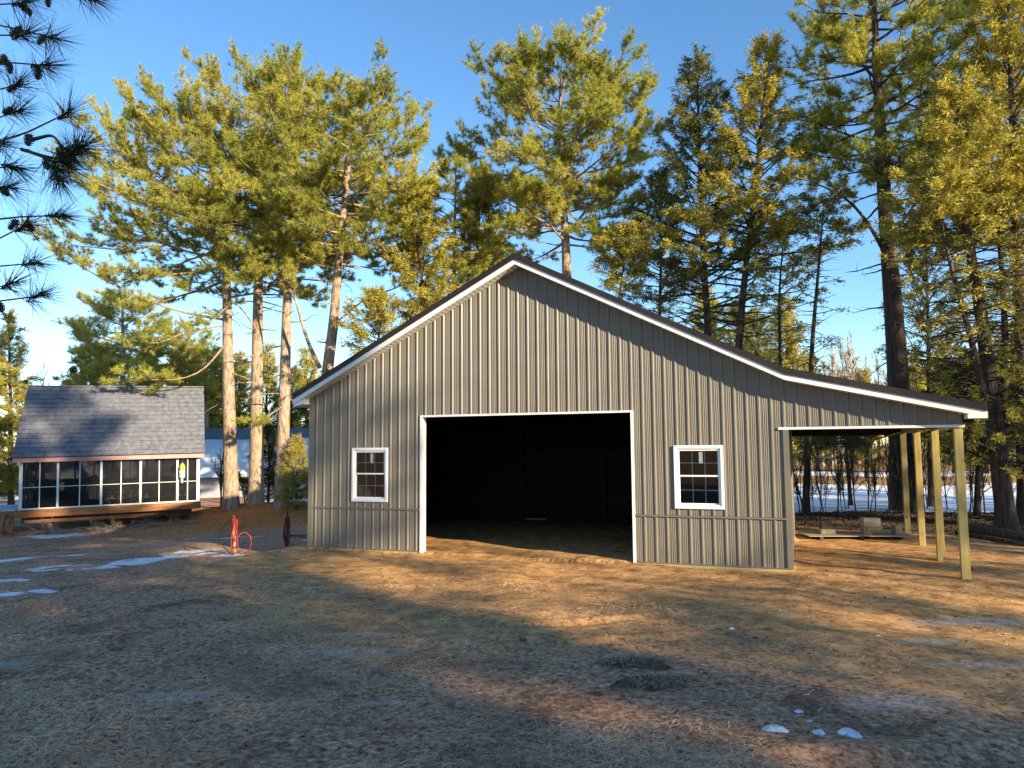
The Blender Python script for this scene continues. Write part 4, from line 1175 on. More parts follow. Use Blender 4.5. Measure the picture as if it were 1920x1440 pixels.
# roof: shingle courses on both slopes
RISE, RUNF = 3.02, SD / 2 + .32
ang = math.atan2(RISE, RUNF)
SLEN = math.hypot(RISE, RUNF)
E0 = WH + .06
deck = MB()
OX = .17
deck.prism_z([(-OX, 0), (SX + OX, 0), (SX + OX, .03), (-OX, .03)], 0, SLEN)
def roof_tf(front):
    """roof-plane axes: x along the eave, u up the slope, n outwards"""
    y0 = -.32 if front else SD + .32
    sy = 1 if front else -1
    return lambda x, u, n: (x, y0 + sy * (u * math.cos(ang) - n * math.sin(ang)), E0 + u * math.sin(ang) + n * math.cos(ang))
NC, NT = 16, 22
TW, CH = (SX + 2 * OX) / NT, SLEN / NC
pieces_built = 0
for front in (True, False):
    tf = roof_tf(front)
    d = MB()
    v = [tf(-OX, 0, -.03), tf(SX + OX, 0, -.03), tf(SX + OX, SLEN, -.03), tf(-OX, SLEN, -.03), tf(-OX, 0, 0), tf(SX + OX, 0, 0), tf(SX + OX, SLEN, 0), tf(-OX, SLEN, 0)]
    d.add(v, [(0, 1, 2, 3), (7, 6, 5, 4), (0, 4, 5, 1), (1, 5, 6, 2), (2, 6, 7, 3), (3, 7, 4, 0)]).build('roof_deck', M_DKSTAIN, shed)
    rest = MB()
    rs = random.Random(5)
    for r_ in range(NC):
        off = (r_ % 3) * TW / 3 + rs.uniform(0, .08)
        x = -OX - off
        while x < SX + OX - .01:
            w_ = TW * rs.choice((.8, 1.0, 1.2))
            a, b = max(x, -OX - .02), min(x + w_ - .008, SX + OX + .02)
            x += w_
            if b - a < .05: continue
            u0, u1 = r_ * CH - .02, (r_ + 1) * CH + .04
            t0 = .04 + rs.uniform(0, .016)
            mb = rest if (not front or pieces_built >= 300) else MB()
            vv = [tf(a, u0, .004), tf(b, u0, .004), tf(b, u1, .004), tf(a, u1, .004), tf(a, u0, t0), tf(b, u0, t0), tf(b, u1, .006), tf(a, u1, .006)]
            mb.add(vv, [(4, 5, 6, 7), (0, 1, 5, 4), (1, 2, 6, 5), (3, 0, 4, 7)] if front else [(7, 6, 5, 4), (4, 5, 1, 0), (5, 6, 2, 1), (7, 4, 0, 3)])
            if mb is not rest:
                mb.build('shingle', M_SHINGLE, shed); pieces_built += 1
    if rest.v:
        tag(rest.build('upper_shingles' if front else 'rear_shingles', M_SHINGLE, shed), kind='stuff')
    a, b = tf(-OX - .01, -.03, -.13), tf(SX + OX + .01, -.03, -.13)
    MB().beam(a, b, .035, .17, (0, 0, 1)).build('eave_board', M_PINK, shed)
for x0 in (-OX + .05, SX + OX - .08):
    g = MB()
    y0, y1, ym = -.28, SD + .28, SD / 2
    g.add([(x0, y0, E0 - .03), (x0, y1, E0 - .03), (x0, ym, E0 + RISE - .1), (x0 + .03, y0, E0 - .03), (x0 + .03, y1, E0 - .03), (x0 + .03, ym, E0 + RISE - .1)], [(0, 2, 1), (3, 4, 5), (0, 1, 4, 3), (1, 2, 5, 4), (2, 0, 3, 5)])
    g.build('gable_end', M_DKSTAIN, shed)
MB().beam((-OX, SD / 2, E0 + RISE + .03), (SX + OX, SD / 2, E0 + RISE + .03), .2, .05).build('ridge_cap', M_SHINGLE, shed)

def in_shed(x, y, z):
    bpy.context.view_layer.update()
    return shed.matrix_world @ Vector((x, y, z))
def furn(name, x, y, z, rz, label, cat, group=None):
    return empty(name, in_shed(x, y, z), SYAW + rz, label, cat, group)
def armchair(x, y, rz, w, label):
    o = furn('armchair', x, y, 0, rz, label, 'armchair', 'dark seats inside the screened house')
    MB().box(-w / 2, w / 2, -.35, .35, .18, .42).build('seat', M_CUSH, o, bevel=.03)
    MB().prism_z([(-w / 2, .25), (w / 2, .25), (w / 2 - .03, .42), (-w / 2 + .03, .42)], .421, 1.12).build('backrest', M_CUSH, o, bevel=.05)
    for s in (-1, 1):
        MB().box(s * (w / 2 + .045) - .04, s * (w / 2 + .045) + .04, -.36, .4, .2, .64).build('armrest', M_PLASTIC, o, bevel=.02)
        for yy in (-.3, .34):
            MB().box(s * (w / 2 - .03) - .025, s * (w / 2 - .03) + .025, yy - .025, yy + .025, 0, .18).build('leg', M_PLASTIC, o)
    return o
armchair(.75, 1.5, math.pi, .75, 'dark armchair inside the house at the far left bay')
armchair(1.75, 1.7, math.pi + .1, .85, 'dark armchair with tall back in the second bay of the house')
armchair(5.15, 1.9, math.pi - .2, .9, 'dark armchair in the fourth bay of the house')
o = furn('grill', 2.4, 2.0, 0, 0, 'hooded grill standing dark inside the second bay', 'grill')
MB().lathe([(.05, .8), (.22, .82), (.26, .95), (.24, 1.1), (.14, 1.2), (.03, 1.23)], 14).build('hood', M_PLASTIC, o, True)
for k in range(4):
    a = k * math.pi / 2 + .6
    MB().beam((.18 * math.cos(a), .18 * math.sin(a), .82), (.28 * math.cos(a), .28 * math.sin(a), 0), .03, .03).build('leg', M_PLASTIC, o)
MB().box(.25, .62, -.18, .18, .86, .89).build('side_shelf', M_PLASTIC, o)
o = furn('garden_table', 3.6, 1.5, 0, 0, 'dark garden table in the middle bay of the house', 'table')
MB().box(-.8, .8, -.45, .45, .71, .75).build('tabletop', M_PLASTIC, o)
for s in (-1, 1):
    for yy in (-.38, .38):
        MB().beam((s * .72, yy, .71), (s * .76, yy * 1.05, 0), .05, .05).build('leg', M_PLASTIC, o)
o = furn('potted_plant', 3.35, 1.5, .75, 0, 'bushy dark potted plant standing on the garden table', 'plant')
MB().lathe([(.09, 0), (.13, .18), (.14, .2)], 12).build('pot', M_PLASTIC, o)
_P = NP.normal(0, .13, (60, 3)) + np.array([0, 0, .38]); _Vv, _Fv, _tv = blades(_P, unit(NP.normal(size=(60, 3))), 6, .16, .05)
np_mesh('leaves', _Vv, _Fv, M_LEAF, o, tint=_tv)
o = furn('box', 4.1, 1.5, .75, .2, 'small dark box standing on the garden table', 'box')
MB().box(-.17, .17, -.12, .12, 0, .26).build('carton', M_PLASTIC, o, bevel=.01)
MB().box(-.175, .175, -.125, .125, .261, .29).build('lid', M_PLASTIC, o, bevel=.008)
M_PALE = mat('pale_metal', (.3, .31, .32), (.4, .41, .42), scale=4, rough=.5)
for k, x in enumerate((3.0, 3.5, 4.05)):
    o = furn('folding_stool', x, .75, 0, .1 * k, ('left', 'middle', 'right')[k] + ' pale folding stool behind the low screens of the middle bay', 'stool', 'folding stools in the screened house')
    MB().box(-.2, .2, -.18, .18, .5, .53).build('seat', M_PALE, o)
    for yy in (-.16, .16):
        MB().beam((-.19, yy, .5), (.19, yy, 0), .03, .03).build('leg', M_PALE, o)
        MB().beam((.19, yy + .031, .5), (-.19, yy + .031, 0), .03, .03).build('leg', M_PALE, o)
for nm, x, dz, lab in (('hanging_lantern', 5.62, 1.42, 'round dark lantern hanging behind the fifth bay'),):
    o = furn(nm, x, .55, dz, 0, lab, 'lantern')
    MB().lathe([(.02, -.17), (.11, -.14), (.15, -.02), (.12, .1), (.04, .16), (.015, .2)], 12).build('body', M_PLASTIC, o, True)
    MB().tube([(0, 0, .2), (0, 0, .6)], .006, 5).build('chain', M_PLASTIC, o)
# bird feeder hung at the outside of the right bay
M_YEL = mat('yellow_plastic', (.5, .4, .05), (.56, .46, .07), scale=5, rough=.5)
M_FEEDW = mat('pale_feed_sack', (.62, .56, .56), (.72, .66, .66), scale=5, rough=.7)
M_MAG = mat('magenta_print', (.5, .08, .3), rough=.6)
o = furn('bird_feeder', 5.93, -.14, 1.06, 0, 'yellow topped bird feeder bag hanging at the right bay of the house', 'bird feeder')
MB().lathe([(.05, .28), (.115, .30), (.12, .44), (.08, .55), (.03, .6), (.01, .62)], 12).build('cap', M_YEL, o, True)
MB().lathe([(.10, -.02), (.115, 0), (.115, .30)], 12).build('bag', M_FEEDW, o, True)
MB().box(-.06, -.02, -.1195, -.1165, .12, .17).build('print', M_MAG, o)
MB().lathe([(.03, -.26), (.055, -.24), (.055, -.021)], 10).build('seed_tube', M_PALE, o, True)
MB().tube([(0, 0, .62), (0, .03, .9)], .006, 5).build('hook', M_PLASTIC, o)
o = furn('light_bulb', 2.42, .06, WH - .11, 0, 'small bare bulb under the pink eave board', 'light bulb')
MB().lathe([(.018, .1), (.02, .06), (.042, .02), (.035, -.02), (.01, -.035)], 10).build('bulb', M_VINYL, o, True)
MB().lathe([(.022, .1), (.022, .14)], 10).build('socket', M_PLASTIC, o)

# deck and stairs left of the house
dk = empty('wooden_deck', in_shed(-.1, 0, 0), SYAW, 'low frosted wooden deck with steps at the left end of the house', 'deck')
for q in range(24):
    y0 = -.05 + q * .15
    MB().box(-4.2, 0, y0, y0 + .142, -.012, .02).build('deck_board', M_DECKTOP, dk)
MB().box(-4.2, 0, -.06, -.02, -.28, -.014).build('rim_board', M_STAIN, dk)
for x in (-.12, -1.5, -3.9):
    MB().box(x - .07, x + .07, .0, .14, sg0 - .3, -.29).build('support_post', M_STAIN, dk)
for k in range(3):
    MB().box(-1.6, -.25, -.35 - .27 * k, -.07 - .27 * k, -.27 - .2 * k, -.23 - .2 * k).build('stair_tread', M_STAIN, dk)
for x in (-1.62, -.28):
    MB().beam((x, -.04, -.16), (x, -.98, -.80), .045, .2).build('stringer', M_STAIN, dk)
MB().box(-.34, -.22, -.94, -.82, sg0 - .2, -.36).build('stair_post', M_STAIN, dk)
M_CBLK = mat('concrete_block', (.3, .29, .27), (.42, .41, .39), scale=9, rough=.95, bump=.3)
p = in_shed(-.75, -1.25, 0)
o = MB().box(-.2, .2, -.1, .1, -.03, .13).build('concrete_block', M_CBLK, None, bevel=.01)
o.location = (p.x, p.y, gz(p.x, p.y)); o.rotation_euler = (0, 0, SYAW + .1)
tag(o, 'pale concrete block at the foot of the deck steps', 'block')
# brush under the house
M_BRUSH = mat('dry_brush', (.20, .15, .10), (.42, .34, .25), scale=3, rough=.9)
for k, (x, y, n_) in enumerate(((1.3, -.55, 34), (2.6, -.6, 34), (3.8, -.6, 36), (5.2, -.5, 30), (6.2, -.3, 20))):
    p = in_shed(x, y, 0)
    w = Wood()
    rg = np.random.default_rng(200 + k)
    for q in range(n_):
        L = rg.uniform(.3, 1.2)
        B = limb((rg.normal(0, .45), rg.normal(0, .2), rg.uniform(0, .12)), rg.choice((0, math.pi)) + rg.normal(0, .7), rg.uniform(-.05, .8 if q % 4 == 0 else .3), L, rg, 6, -.2, .25)
        w.tube(B, np.linspace(rg.uniform(.008, .018), .004, 6), 4)
        for z in range(2):
            w.tube(limb(B[2 + z], rg.uniform(0, 6.28), rg.uniform(-.1, .8), L * .4, rg, 4, 0, .3), np.linspace(.006, .003, 4), 3)
    o = w.build('brush_pile', M_BRUSH, None)
    o.location = (p.x, p.y, gz(p.x, p.y)); o.rotation_euler = (0, 0, SYAW)
    tag(o, ('tangle of dry twigs by the deck steps under the house', 'tangle of dry twigs under the second bay of the house', 'upright pale twigs tangled under the middle bay', 'low dry twigs tangled under the fourth bay', 'sparse dry twigs at the right end of the house')[k], 'brush', 'dry brush along the front of the screened house')
MBp = MB().tube([(0, 0, .05), (1.9, .2, .12), (3.2, .1, .08)], .07, 8)
p = in_shed(3.6, .25, 0)
o = MBp.build('pole', M_DKSTAIN, None); o.location = (p.x, p.y, gz(p.x, p.y)); o.rotation_euler = (0, 0, SYAW)
tag(o, 'old pole lying on the ground under the screened house', 'pole')

# ------------------------------------------------------------------ long white building behind the pines
M_LONGROOF = mat('slate_grey_roof', (.10, .125, .15), (.13, .155, .18), scale=2, rough=.5)
M_SNOW = mat('old_snow', (.62, .63, .66), (.86, .88, .9), scale=14, rough=.7, bump=.5, bscale=30)
M_LONGWALL = mat('pale_siding', (.34, .36, .40), (.4, .42, .46), scale=3, rough=.7)
BX0, BX1 = at(60, 900, 52).x, at(640, 900, 50).x
zb = gz((BX0 + BX1) / 2, 51)
lb = empty('long_building', ((BX0 + BX1) / 2, 50, zb), .0, 'long low building with snow on its grey roof behind the pines', 'building')
hl = (BX1 - BX0) / 2
MB().box(-hl, hl, 0, 9, -.4, 1.45).build('wall', M_LONGWALL, lb)
ez, rz_ = 1.42, 4.75
MB().add([(-hl - .3, -.4, ez), (hl + .3, -.4, ez), (hl + .3, 4.5, rz_), (-hl - .3, 4.5, rz_), (hl + .3, 9.4, ez), (-hl - .3, 9.4, ez), (-hl - .3, -.4, ez - .12), (hl + .3, -.4, ez - .12), (hl + .3, 9.4, ez - .12), (-hl - .3, 9.4, ez - .12)],
         [(0, 1, 2, 3), (3, 2, 4, 5), (0, 6, 7, 1), (5, 4, 8, 9), (6, 9, 8, 7), (0, 3, 5, 9, 6), (1, 7, 8, 4, 2)]).build('roof', M_LONGROOF, lb)
nx_ = 120
rows = []
for q in range(nx_ + 1):
    x = -hl - .28 + (2 * hl + .56) * q / nx_
    um = .74 + .05 * float(vnoise(np.array(x), np.array(3.0), 3.0, 50)) + .03 * float(vnoise(np.array(x), np.array(8.0), .9, 51))
    if x > hl - 4: um -= .0
    for u, th in ((-.01, .02), (0, .14), (um * .5, .17), (um - .02, .14), (um, .015)):
        rows.append((x, -.4 + 4.9 * u, ez + (rz_ - ez) * u + th))
V = np.array(rows); i, j = np.meshgrid(np.arange(4), np.arange(nx_)); k0 = (j * 5 + i).ravel()
np_mesh('roof_snow', V, np.stack([k0, k0 + 5, k0 + 6, k0 + 1], 1), M_SNOW, lb, smooth=True)
# ------------------------------------------------------------------ stakes and tubing
M_STAKE = mat('raw_stake_wood', (.42, .27, .12), (.55, .38, .19), scale=4, stretch=(5, 5, .6), rough=.8)
M_REDP = mat('red_spray_paint', (.62, .055, .03), (.7, .09, .04), scale=5, rough=.5)
M_REDT = mat('red_tubing', (.50, .03, .035), (.58, .05, .05), scale=4, rough=.4)
M_BLKT = mat('black_tubing', (.012, .012, .014), (.02, .02, .022), scale=4, rough=.45)
s1 = ground_at(at(441, 1031, 19.6)); s2 = ground_at(at(538, 1014, 21.4))
o = empty('marker_stake', s1, .2, 'wooden stake sprayed red at the top, standing in the yard', 'stake')
MB().box(-.03, .03, -.02, .02, -.3, .62).build('post', M_STAKE, o).rotation_euler = (0, rad(-3), 0)
q_ = MB().box(-.031, .031, -.021, .021, .621, 1.02).build('painted_top', M_REDP, o); q_.rotation_euler = (0, rad(-3), 0)
def coil(name, loc, m, loops, label, cat, group, rz=0.0, r=.0105):
    mb = MB()
    for pts in loops:
        P = resample(np.array(pts, float), 26)
        mb.tube([tuple(p_) for p_ in P], r, 6)
    ob = mb.build(name, m, None, True)
    ob.location = loc; ob.rotation_euler = (0, 0, rz)
    return tag(ob, label, cat, group)
GT = 'tubing coiled on the marker stakes'
coil('tubing_coil', s1, M_REDT, [[(-.06, -.05, .0), (-.10, -.05, .35), (-.02, -.05, .95), (.03, -.05, 1.0), (.07, -.05, .8), (-.01, -.06, .45), (-.08, -.05, .1)],
                                  [(0, -.07, .36), (.12, -.08, .55), (.26, -.1, .60), (.40, -.1, .5), (.43, -.1, .3), (.36, -.1, .12), (.26, -.08, .06)],
                                  [(-.05, .05, .02), (-.07, .05, .5), (0, .05, .98), (.02, .05, .5), (.08, .04, .05)],], 'red tubing looped over the red topped stake', 'tubing', GT, .1)
coil('tubing_coil', s1, M_BLKT, [[(-.02, -.06, 1.0), (-.22, -.06, .84), (-.37, -.08, .55), (-.38, -.08, .36), (-.26, -.06, .2), (-.05, -.06, .02), (.03, -.06, .08)],
                                  [(-.28, -.06, .3), (-.1, -.05, .42), (-.03, -.05, .3)], [(-.05, -.08, .2), (.04, -.08, .22), (.07, -.08, .2)], [(-.40, -.08, .64), (-.33, -.08, .66)]], 'black tubing bowed out left of the red topped stake', 'tubing', GT, .1)
o = empty('marker_stake', s2, .3, 'dark weathered stake near the barn corner', 'stake')
MB().box(-.025, .025, -.02, .02, -.3, .86).build('post', M_DKSTAIN, o)
MB().box(-.027, .027, -.022, .022, .861, .95).build('top', M_DKSTAIN, o)
coil('tubing_coil', s2, mat('dark_red_tubing', (.10, .015, .03), (.16, .03, .045), scale=4, rough=.4), [[(-.03, -.04, .0), (-.1, -.05, .3), (-.06, -.05, .7), (0, -.05, .9), (.06, -.05, .8), (.08, -.05, .4), (.06, -.05, .05)],
                                  [(0, -.06, .05), (-.06, -.06, .35), (-.02, -.06, .75), (.03, -.06, .85), (.05, -.06, .45), (.02, -.06, .1)], [(-.05, .03, .05), (-.09, .03, .4), (-.03, .03, .85)], [(.03, -.07, .02), (.09, -.07, .3), (.05, -.07, .75), (.01, -.07, .86)]], 'dark red and black tubing looped on the stake near the barn corner', 'tubing', GT, .2, .016)
_hz = []
for px, py, Y in ((545, 996, 23.5), (570, 995, 23.4), (592, 993, 23.3)):
    _p = at(px, py, Y); _hz.append((_p.x, _p.y, gz(_p.x, _p.y) + .02))
o = MB().tube(_hz, .014, 6).build('hose_line', M_BLKT, None, True)
tag(o, 'thin black line on the ground by the barn corner', 'hose')

# ------------------------------------------------------------------ under the lean-to
M_PLY = mat('weathered_plywood', (.24, .20, .16), (.36, .31, .25), scale=3, stretch=(.6, 4, 4), rough=.85)
M_BLOCK = mat('cut_timber', (.20, .165, .11), (.31, .26, .17), scale=4, stretch=(4, 4, 1), rough=.85, bump=.15)
M_DBLOCK = mat('dark_timber', (.05, .042, .036), (.09, .075, .065), scale=4, rough=.9)
c0 = at(1607, 1004, 19.6)
pz = gz(c0.x, c0.y)
PR = -.06
ply = empty('plywood_sheet', (c0.x, c0.y, pz), PR, 'weathered plywood sheet lying on the dirt under the lean-to', 'plywood')
MB().box(-1.32, 1.32, -.35, .55, .085, .105).build('sheet', M_PLY, ply)
for x in (-1.0, 0, 1.0):
    MB().box(x - .04, x + .04, -.33, .53, -.04, .084).build('runner', M_DBLOCK, ply)
def on_ply(name, x, y, z, sx, sy, sz, rz, m, label, cat='wood block'):
    ob = MB().box(-sx / 2, sx / 2, -sy / 2, sy / 2, 0, sz).build(name, m, None, bevel=.012)
    ca, sa = math.cos(PR), math.sin(PR)
    ob.location = (c0.x + x * ca - y * sa, c0.y + x * sa + y * ca, pz + .106 + z)
    ob.rotation_euler = (0, 0, PR + rz)
    return tag(ob, label, cat, 'timber blocks on the plywood sheet')
on_ply('wood_block', -.72, .12, 0, .40, .2, .13, .1, M_BLOCK, 'long pale block under the small dark block on the plywood')
on_ply('wood_block', -.74, .12, .132, .27, .16, .20, 0, M_DBLOCK, 'small dark block stacked at the left end of the plywood')
on_ply('wood_block', .24, .02, 0, .21, .22, .19, .05, M_BLOCK, 'left one of two pale blocks carrying the large grey block')
on_ply('wood_block', .52, .08, 0, .28, .22, .19, -.15, M_BLOCK, 'right one of two pale blocks carrying the large grey block')
on_ply('wood_block', .37, .07, .192, .44, .24, .22, .02, M_PLY, 'large grey block resting on two pale blocks')
on_ply('wood_block', 1.0, .02, 0, .18, .2, .22, .2, M_BLOCK, 'single upright pale block at the right end of the plywood')
_l = []
for px, py, Y in ((1815, 990, 20.6), (1870, 1004, 19.6), (1945, 1020, 18.6)):
    _p = at(px, py, Y); _l.append((_p.x, _p.y, gz(_p.x, _p.y) + .10))
o = MB().tube(_l, [.13, .14, .15], 12).build('fallen_log', M_BARK_DK, None, True)
tag(o, 'dark fallen log lying right of the lean-to posts', 'log')
o = MB().tube([(a_[0] - .6, a_[1] - .45, gz(a_[0] - .6, a_[1] - .45) + .05) for a_ in _l], [.05, .06, .06], 8).build('fallen_branch', M_BARK_DK, None, True)
tag(o, 'thinner dark branch lying in front of the log', 'branch')

# ------------------------------------------------------------------ near pine whose boughs reach in at the upper left
M_CONE = mat('pine_cone', (.045, .03, .024), (.10, .065, .048), scale=30, rough=.85)
YN = 5.4
tb = ground_at(Vector((-7.2, 6.0, 0)))
near = empty('pine_tree', tb, 0, 'near pine whose dark boughs with cones reach in from the upper left', 'tree')
rg = np.random.default_rng(300)
w = Wood()
TR = resample(np.array([(0, 0, -.3), (.05, 0, 3), (.1, .05, 7), (.05, .1, 13.0)]), 16)
w.tube(TR, .21 * (1 - np.linspace(0, 1, 16)) ** .8 + .03, 12)
BOUGHS = [([(-150, -60), (20, -18), (90, -6), (168, -4)], .0), ([(-120, 30), (10, 44), (55, 58), (96, 70)], .3), ([(-120, 70), (0, 62), (40, 66)], -.2), ([(-140, 96), (0, 118), (45, 128), (78, 122)], .1), ([(-120, 190), (5, 178), (30, 160)], .2),
          ([(-220, 330), (-60, 268), (20, 276), (56, 262), (92, 236), (122, 214)], .0), ([(40, 280), (80, 292), (118, 300), (140, 286)], .1), ([(60, 262), (98, 252), (112, 268), (118, 292)], .15), ([(50, 282), (84, 296), (97, 312)], -.1),
          ([(-160, 420), (-20, 372), (8, 352)], .1), ([(-200, 470), (-40, 402), (20, 404), (52, 414), (86, 418), (104, 404)], .2), ([(-160, 500), (-20, 470), (20, 452), (44, 424)], -.1), ([(-140, 520), (0, 494), (28, 500), (58, 494)], .1),
          ([(-180, 590), (-40, 566), (18, 566), (48, 568), (66, 556)], .0), ([(-120, 560), (0, 545), (16, 534)], .2), ([(-120, 250), (-10, 236), (28, 210)], .2), ([(-100, 330), (0, 318), (22, 312)], -.2), ([(-100, 10), (10, 14), (40, 6)], 0), ([(-90, -30), (60, -24), (120, -30)], .3)]
tp, td, tt = [], [], []
bough_pts = []
for pts, dy in BOUGHS:
    P = [np.array(at(x, y, YN + dy)) - np.array(tb) for x, y in pts]
    if pts[0][0] < 0:
        j = int(np.argmin(np.abs(TR[:, 2] - (P[0][2] + .4))))
        P = [TR[j], (TR[j] + P[0]) / 2 + np.array([0, 0, .1])] + P
    B = resample(np.array(P), 14)
    w.tube(B, np.linspace(.024 if len(pts) > 4 else .015, .005, 14), 6)
    bough_pts += list(B[4:])
    for k in (13, 11, 9):
        if k < 13 and rg.random() < .3: continue
        p = B[k]; a, e = az_el(B[k] - B[k - 1])
        Q = limb(p, a + rg.uniform(-.8, .8) * (k < 13), e + rg.uniform(-.3, .4), .05 if k == 13 else rg.uniform(.1, .22), rg, 4, .2)
        w.tube(Q, np.linspace(.005, .004, 4), 5)
        tp.append(Q[-1]); td.append(unit(Q[-1] - Q[0])); tt.append(rg.random())
# the rest of its crown, above and behind the frame
for q in range(26):
    z = rg.uniform(4.5, 12.6); j = int(np.argmin(np.abs(TR[:, 2] - z)))
    B = limb(TR[j], rg.uniform(1.6, 4.9) if z < 7.5 else rg.uniform(0, 6.28), rg.uniform(-.1, .5), rg.uniform(1.2, 2.6) * (1 if z < 7.5 else .75), rg, 7, .3)
    w.tube(B, np.linspace(.035, .008, 7), 5)
    for k in range(12):
        i0 = int(rg.integers(2, 6))
        Q = limb(B[i0], rg.uniform(0, 6.28), rg.uniform(-.2, .8), rg.uniform(.2, .5), rg, 4, .3)
        w.tube(Q, np.linspace(.008, .005, 4), 4)
        tp.append(Q[-1]); td.append(unit(Q[-1] - Q[-2])); tt.append(rg.random())
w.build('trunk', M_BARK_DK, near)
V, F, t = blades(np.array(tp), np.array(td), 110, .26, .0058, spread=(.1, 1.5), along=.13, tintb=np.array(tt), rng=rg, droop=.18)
np_mesh('crown', V, F, M_NEEDLE_SHADE, near, tint=t)
def cone_mesh():
    mb = MB()
    mb.lathe([(.008, 0), (.02, -.012), (.024, -.035), (.018, -.07), (.005, -.092)], 8)
    for k in range(62):
        f = k / 61; a = k * 2.39996
        r = .024 * math.sin(math.pi * (f * .86 + .1)) + .003
        z = -.004 - .086 * f
        ca, sa = math.cos(a), math.sin(a)
        px_, py_ = -sa, ca
        o_ = r + .013
        mb.add([(r * ca + px_ * .006, r * sa + py_ * .006, z), (r * ca - px_ * .006, r * sa - py_ * .006, z), (o_ * ca - px_ * .005, o_ * sa - py_ * .005, z + .007), (o_ * ca + px_ * .005, o_ * sa + py_ * .005, z + .007), (o_ * ca, o_ * sa, z - .001)],
               [(0, 1, 2, 3), (1, 0, 4), (1, 4, 2), (0, 3, 4), (2, 4, 3)])
    return mb.mesh('pine_cone', M_CONE)
cm = cone_mesh()
for k, (x, y) in enumerate([(28, 36), (12, 66), (48, 58), (20, 50), (50, 262), (72, 268), (86, 276), (30, 276), (8, 346), (18, 352), (18, 428), (22, 446), (24, 464), (8, 492), (20, 570), (40, 570), (36, 122), (52, 128), (30, 130), (75, 418), (88, 2), (70, 0), (12, 180), (4, 92), (6, 270)]):
    p = np.array(at(x, y, YN + .1) - tb)
    p = min(bough_pts, key=lambda b_: abs(b_[0] - p[0]) + abs(b_[2] - p[2]) + .2 * abs(b_[1] - p[1])) * .75 + p * .25 if k % 3 else min(bough_pts, key=lambda b_: abs(b_[0] - p[0]) + abs(b_[2] - p[2]))
    o = link('pine_cone', cm, near)
    o.location = p
    o.rotation_euler = (R.uniform(-.9, .9), R.uniform(-.9, .9), R.uniform(0, 6))
    s_ = R.uniform(.7, 1.0)
    o.scale = (s_ * .85, s_ * .85, s_ * 1.15)

# ------------------------------------------------------------------ small things on the ground
def lump(name, loc, rx, ry, h, m, seed, label, cat, group=None, rough_=.25, rz=0.0, n=(22, 9), sink=.02):
    rgl = np.random.default_rng(seed)
    nu, nv = n
    ph = rgl.uniform(0, 6.28, 6)
    V = []
    for j in range(nv + 1):
        f = j / nv
        for i in range(nu):
            a = 2 * math.pi * i / nu
            rr = 1 + rough_ * (.5 * math.sin(2 * a + ph[0]) + .4 * math.sin(3 * a + ph[1]) + .35 * math.sin(5 * a + ph[2] + 2 * f) + .2 * math.sin(9 * a + ph[3] + 5 * f))
            rr *= (1 - f) ** .8
            z = h * (1 - (1 - f) ** 2) * (1 + rough_ * .7 * math.sin(2 * a + ph[4] + 3 * f) * (1 - f)) + rgl.normal(0, h * .05)
            V.append((rx * rr * math.cos(a), ry * rr * math.sin(a), z - sink))
    F = [(j * nu + i, j * nu + (i + 1) % nu, (j + 1) * nu + (i + 1) % nu, (j + 1) * nu + i) for j in range(nv) for i in range(nu)]
    o = np_mesh(name, V, np.array(F), m, None, smooth=True)
    o.location = loc; o.rotation_euler = (0, 0, rz)
    return tag(o, label, cat, group) if label else o
GL = 'lumps of old snow in the front yard'
for k, (px, py, Y, rx, ry, h, lab) in enumerate([(1452, 1352, 6.55, .12, .08, .06, 'leftmost of the three larger white snow lumps in front'), (1535, 1357, 6.5, .085, .06, .045, 'small flat snow lump between the two larger ones'),
                                                 (1594, 1361, 6.45, .12, .085, .065, 'largest rounded snow lump, rightmost of the row'), (1497, 1314, 7.05, .05, .05, .04, 'tall narrow snow lump behind the row'), (1517, 1331, 6.8, .06, .04, .025, 'small pointed snow lump just behind the row'),
                                                 (1372, 1165, 10.3, .05, .04, .04, 'tiny white snow lump in the middle of the yard'), (1303, 1208, 9.05, .06, .04, .018, 'tiny flat ice chip left of the shadow edge'), (1645, 1177, 9.85, .06, .04, .025, 'tiny white lump by the golden shadow edge'), (1334, 1190, 9.6, .045, .03, .015, 'tiny ice chip just left of the middle snow lump')]):
    p = ground_at(at(px, py, Y))
    lump('snow_lump', p, rx, ry, h, M_SNOW, 400 + k, lab, 'snow', GL, rz=k)
M_SOD = mat('dark_sod', (.055, .035, .024), (.16, .11, .07), scale=12, rough=.95, bump=.6, bscale=40)
M_DEAD = mat('dead_grass_blade', (.30, .215, .14), tint_c=(.80, .62, .44), rough=.8, transl=.2)
def grass_blades(P, L, W, lean, rng, flat=.5):
    n = len(P)
    a = rng.uniform(0, 6.28, n); e = np.abs(rng.normal(flat, lean, n))
    d = np.stack([np.cos(a) * np.cos(e), np.sin(a) * np.cos(e), np.sin(e)], 1)
    ll = L * rng.uniform(.4, 1.2, n)
    w_ = unit(np.cross(d, rng.normal(size=(n, 3)))) * (W * rng.uniform(.6, 1.3, n))[:, None] / 2
    mid = P + d * (ll * .55)[:, None]
    tip = P + d * ll[:, None] - np.array([0, 0, 1.0]) * (ll * .25)[:, None] + rng.normal(0, .012, (n, 3))
    V = np.stack([P - w_, P + w_, mid + w_ * .7, mid - w_ * .7, tip], 1).reshape(-1, 3)
    k = np.arange(n)[:, None] * 5
    return V, [k + np.array([[0, 1, 2, 3]]), k + np.array([[3, 2, 4]])]
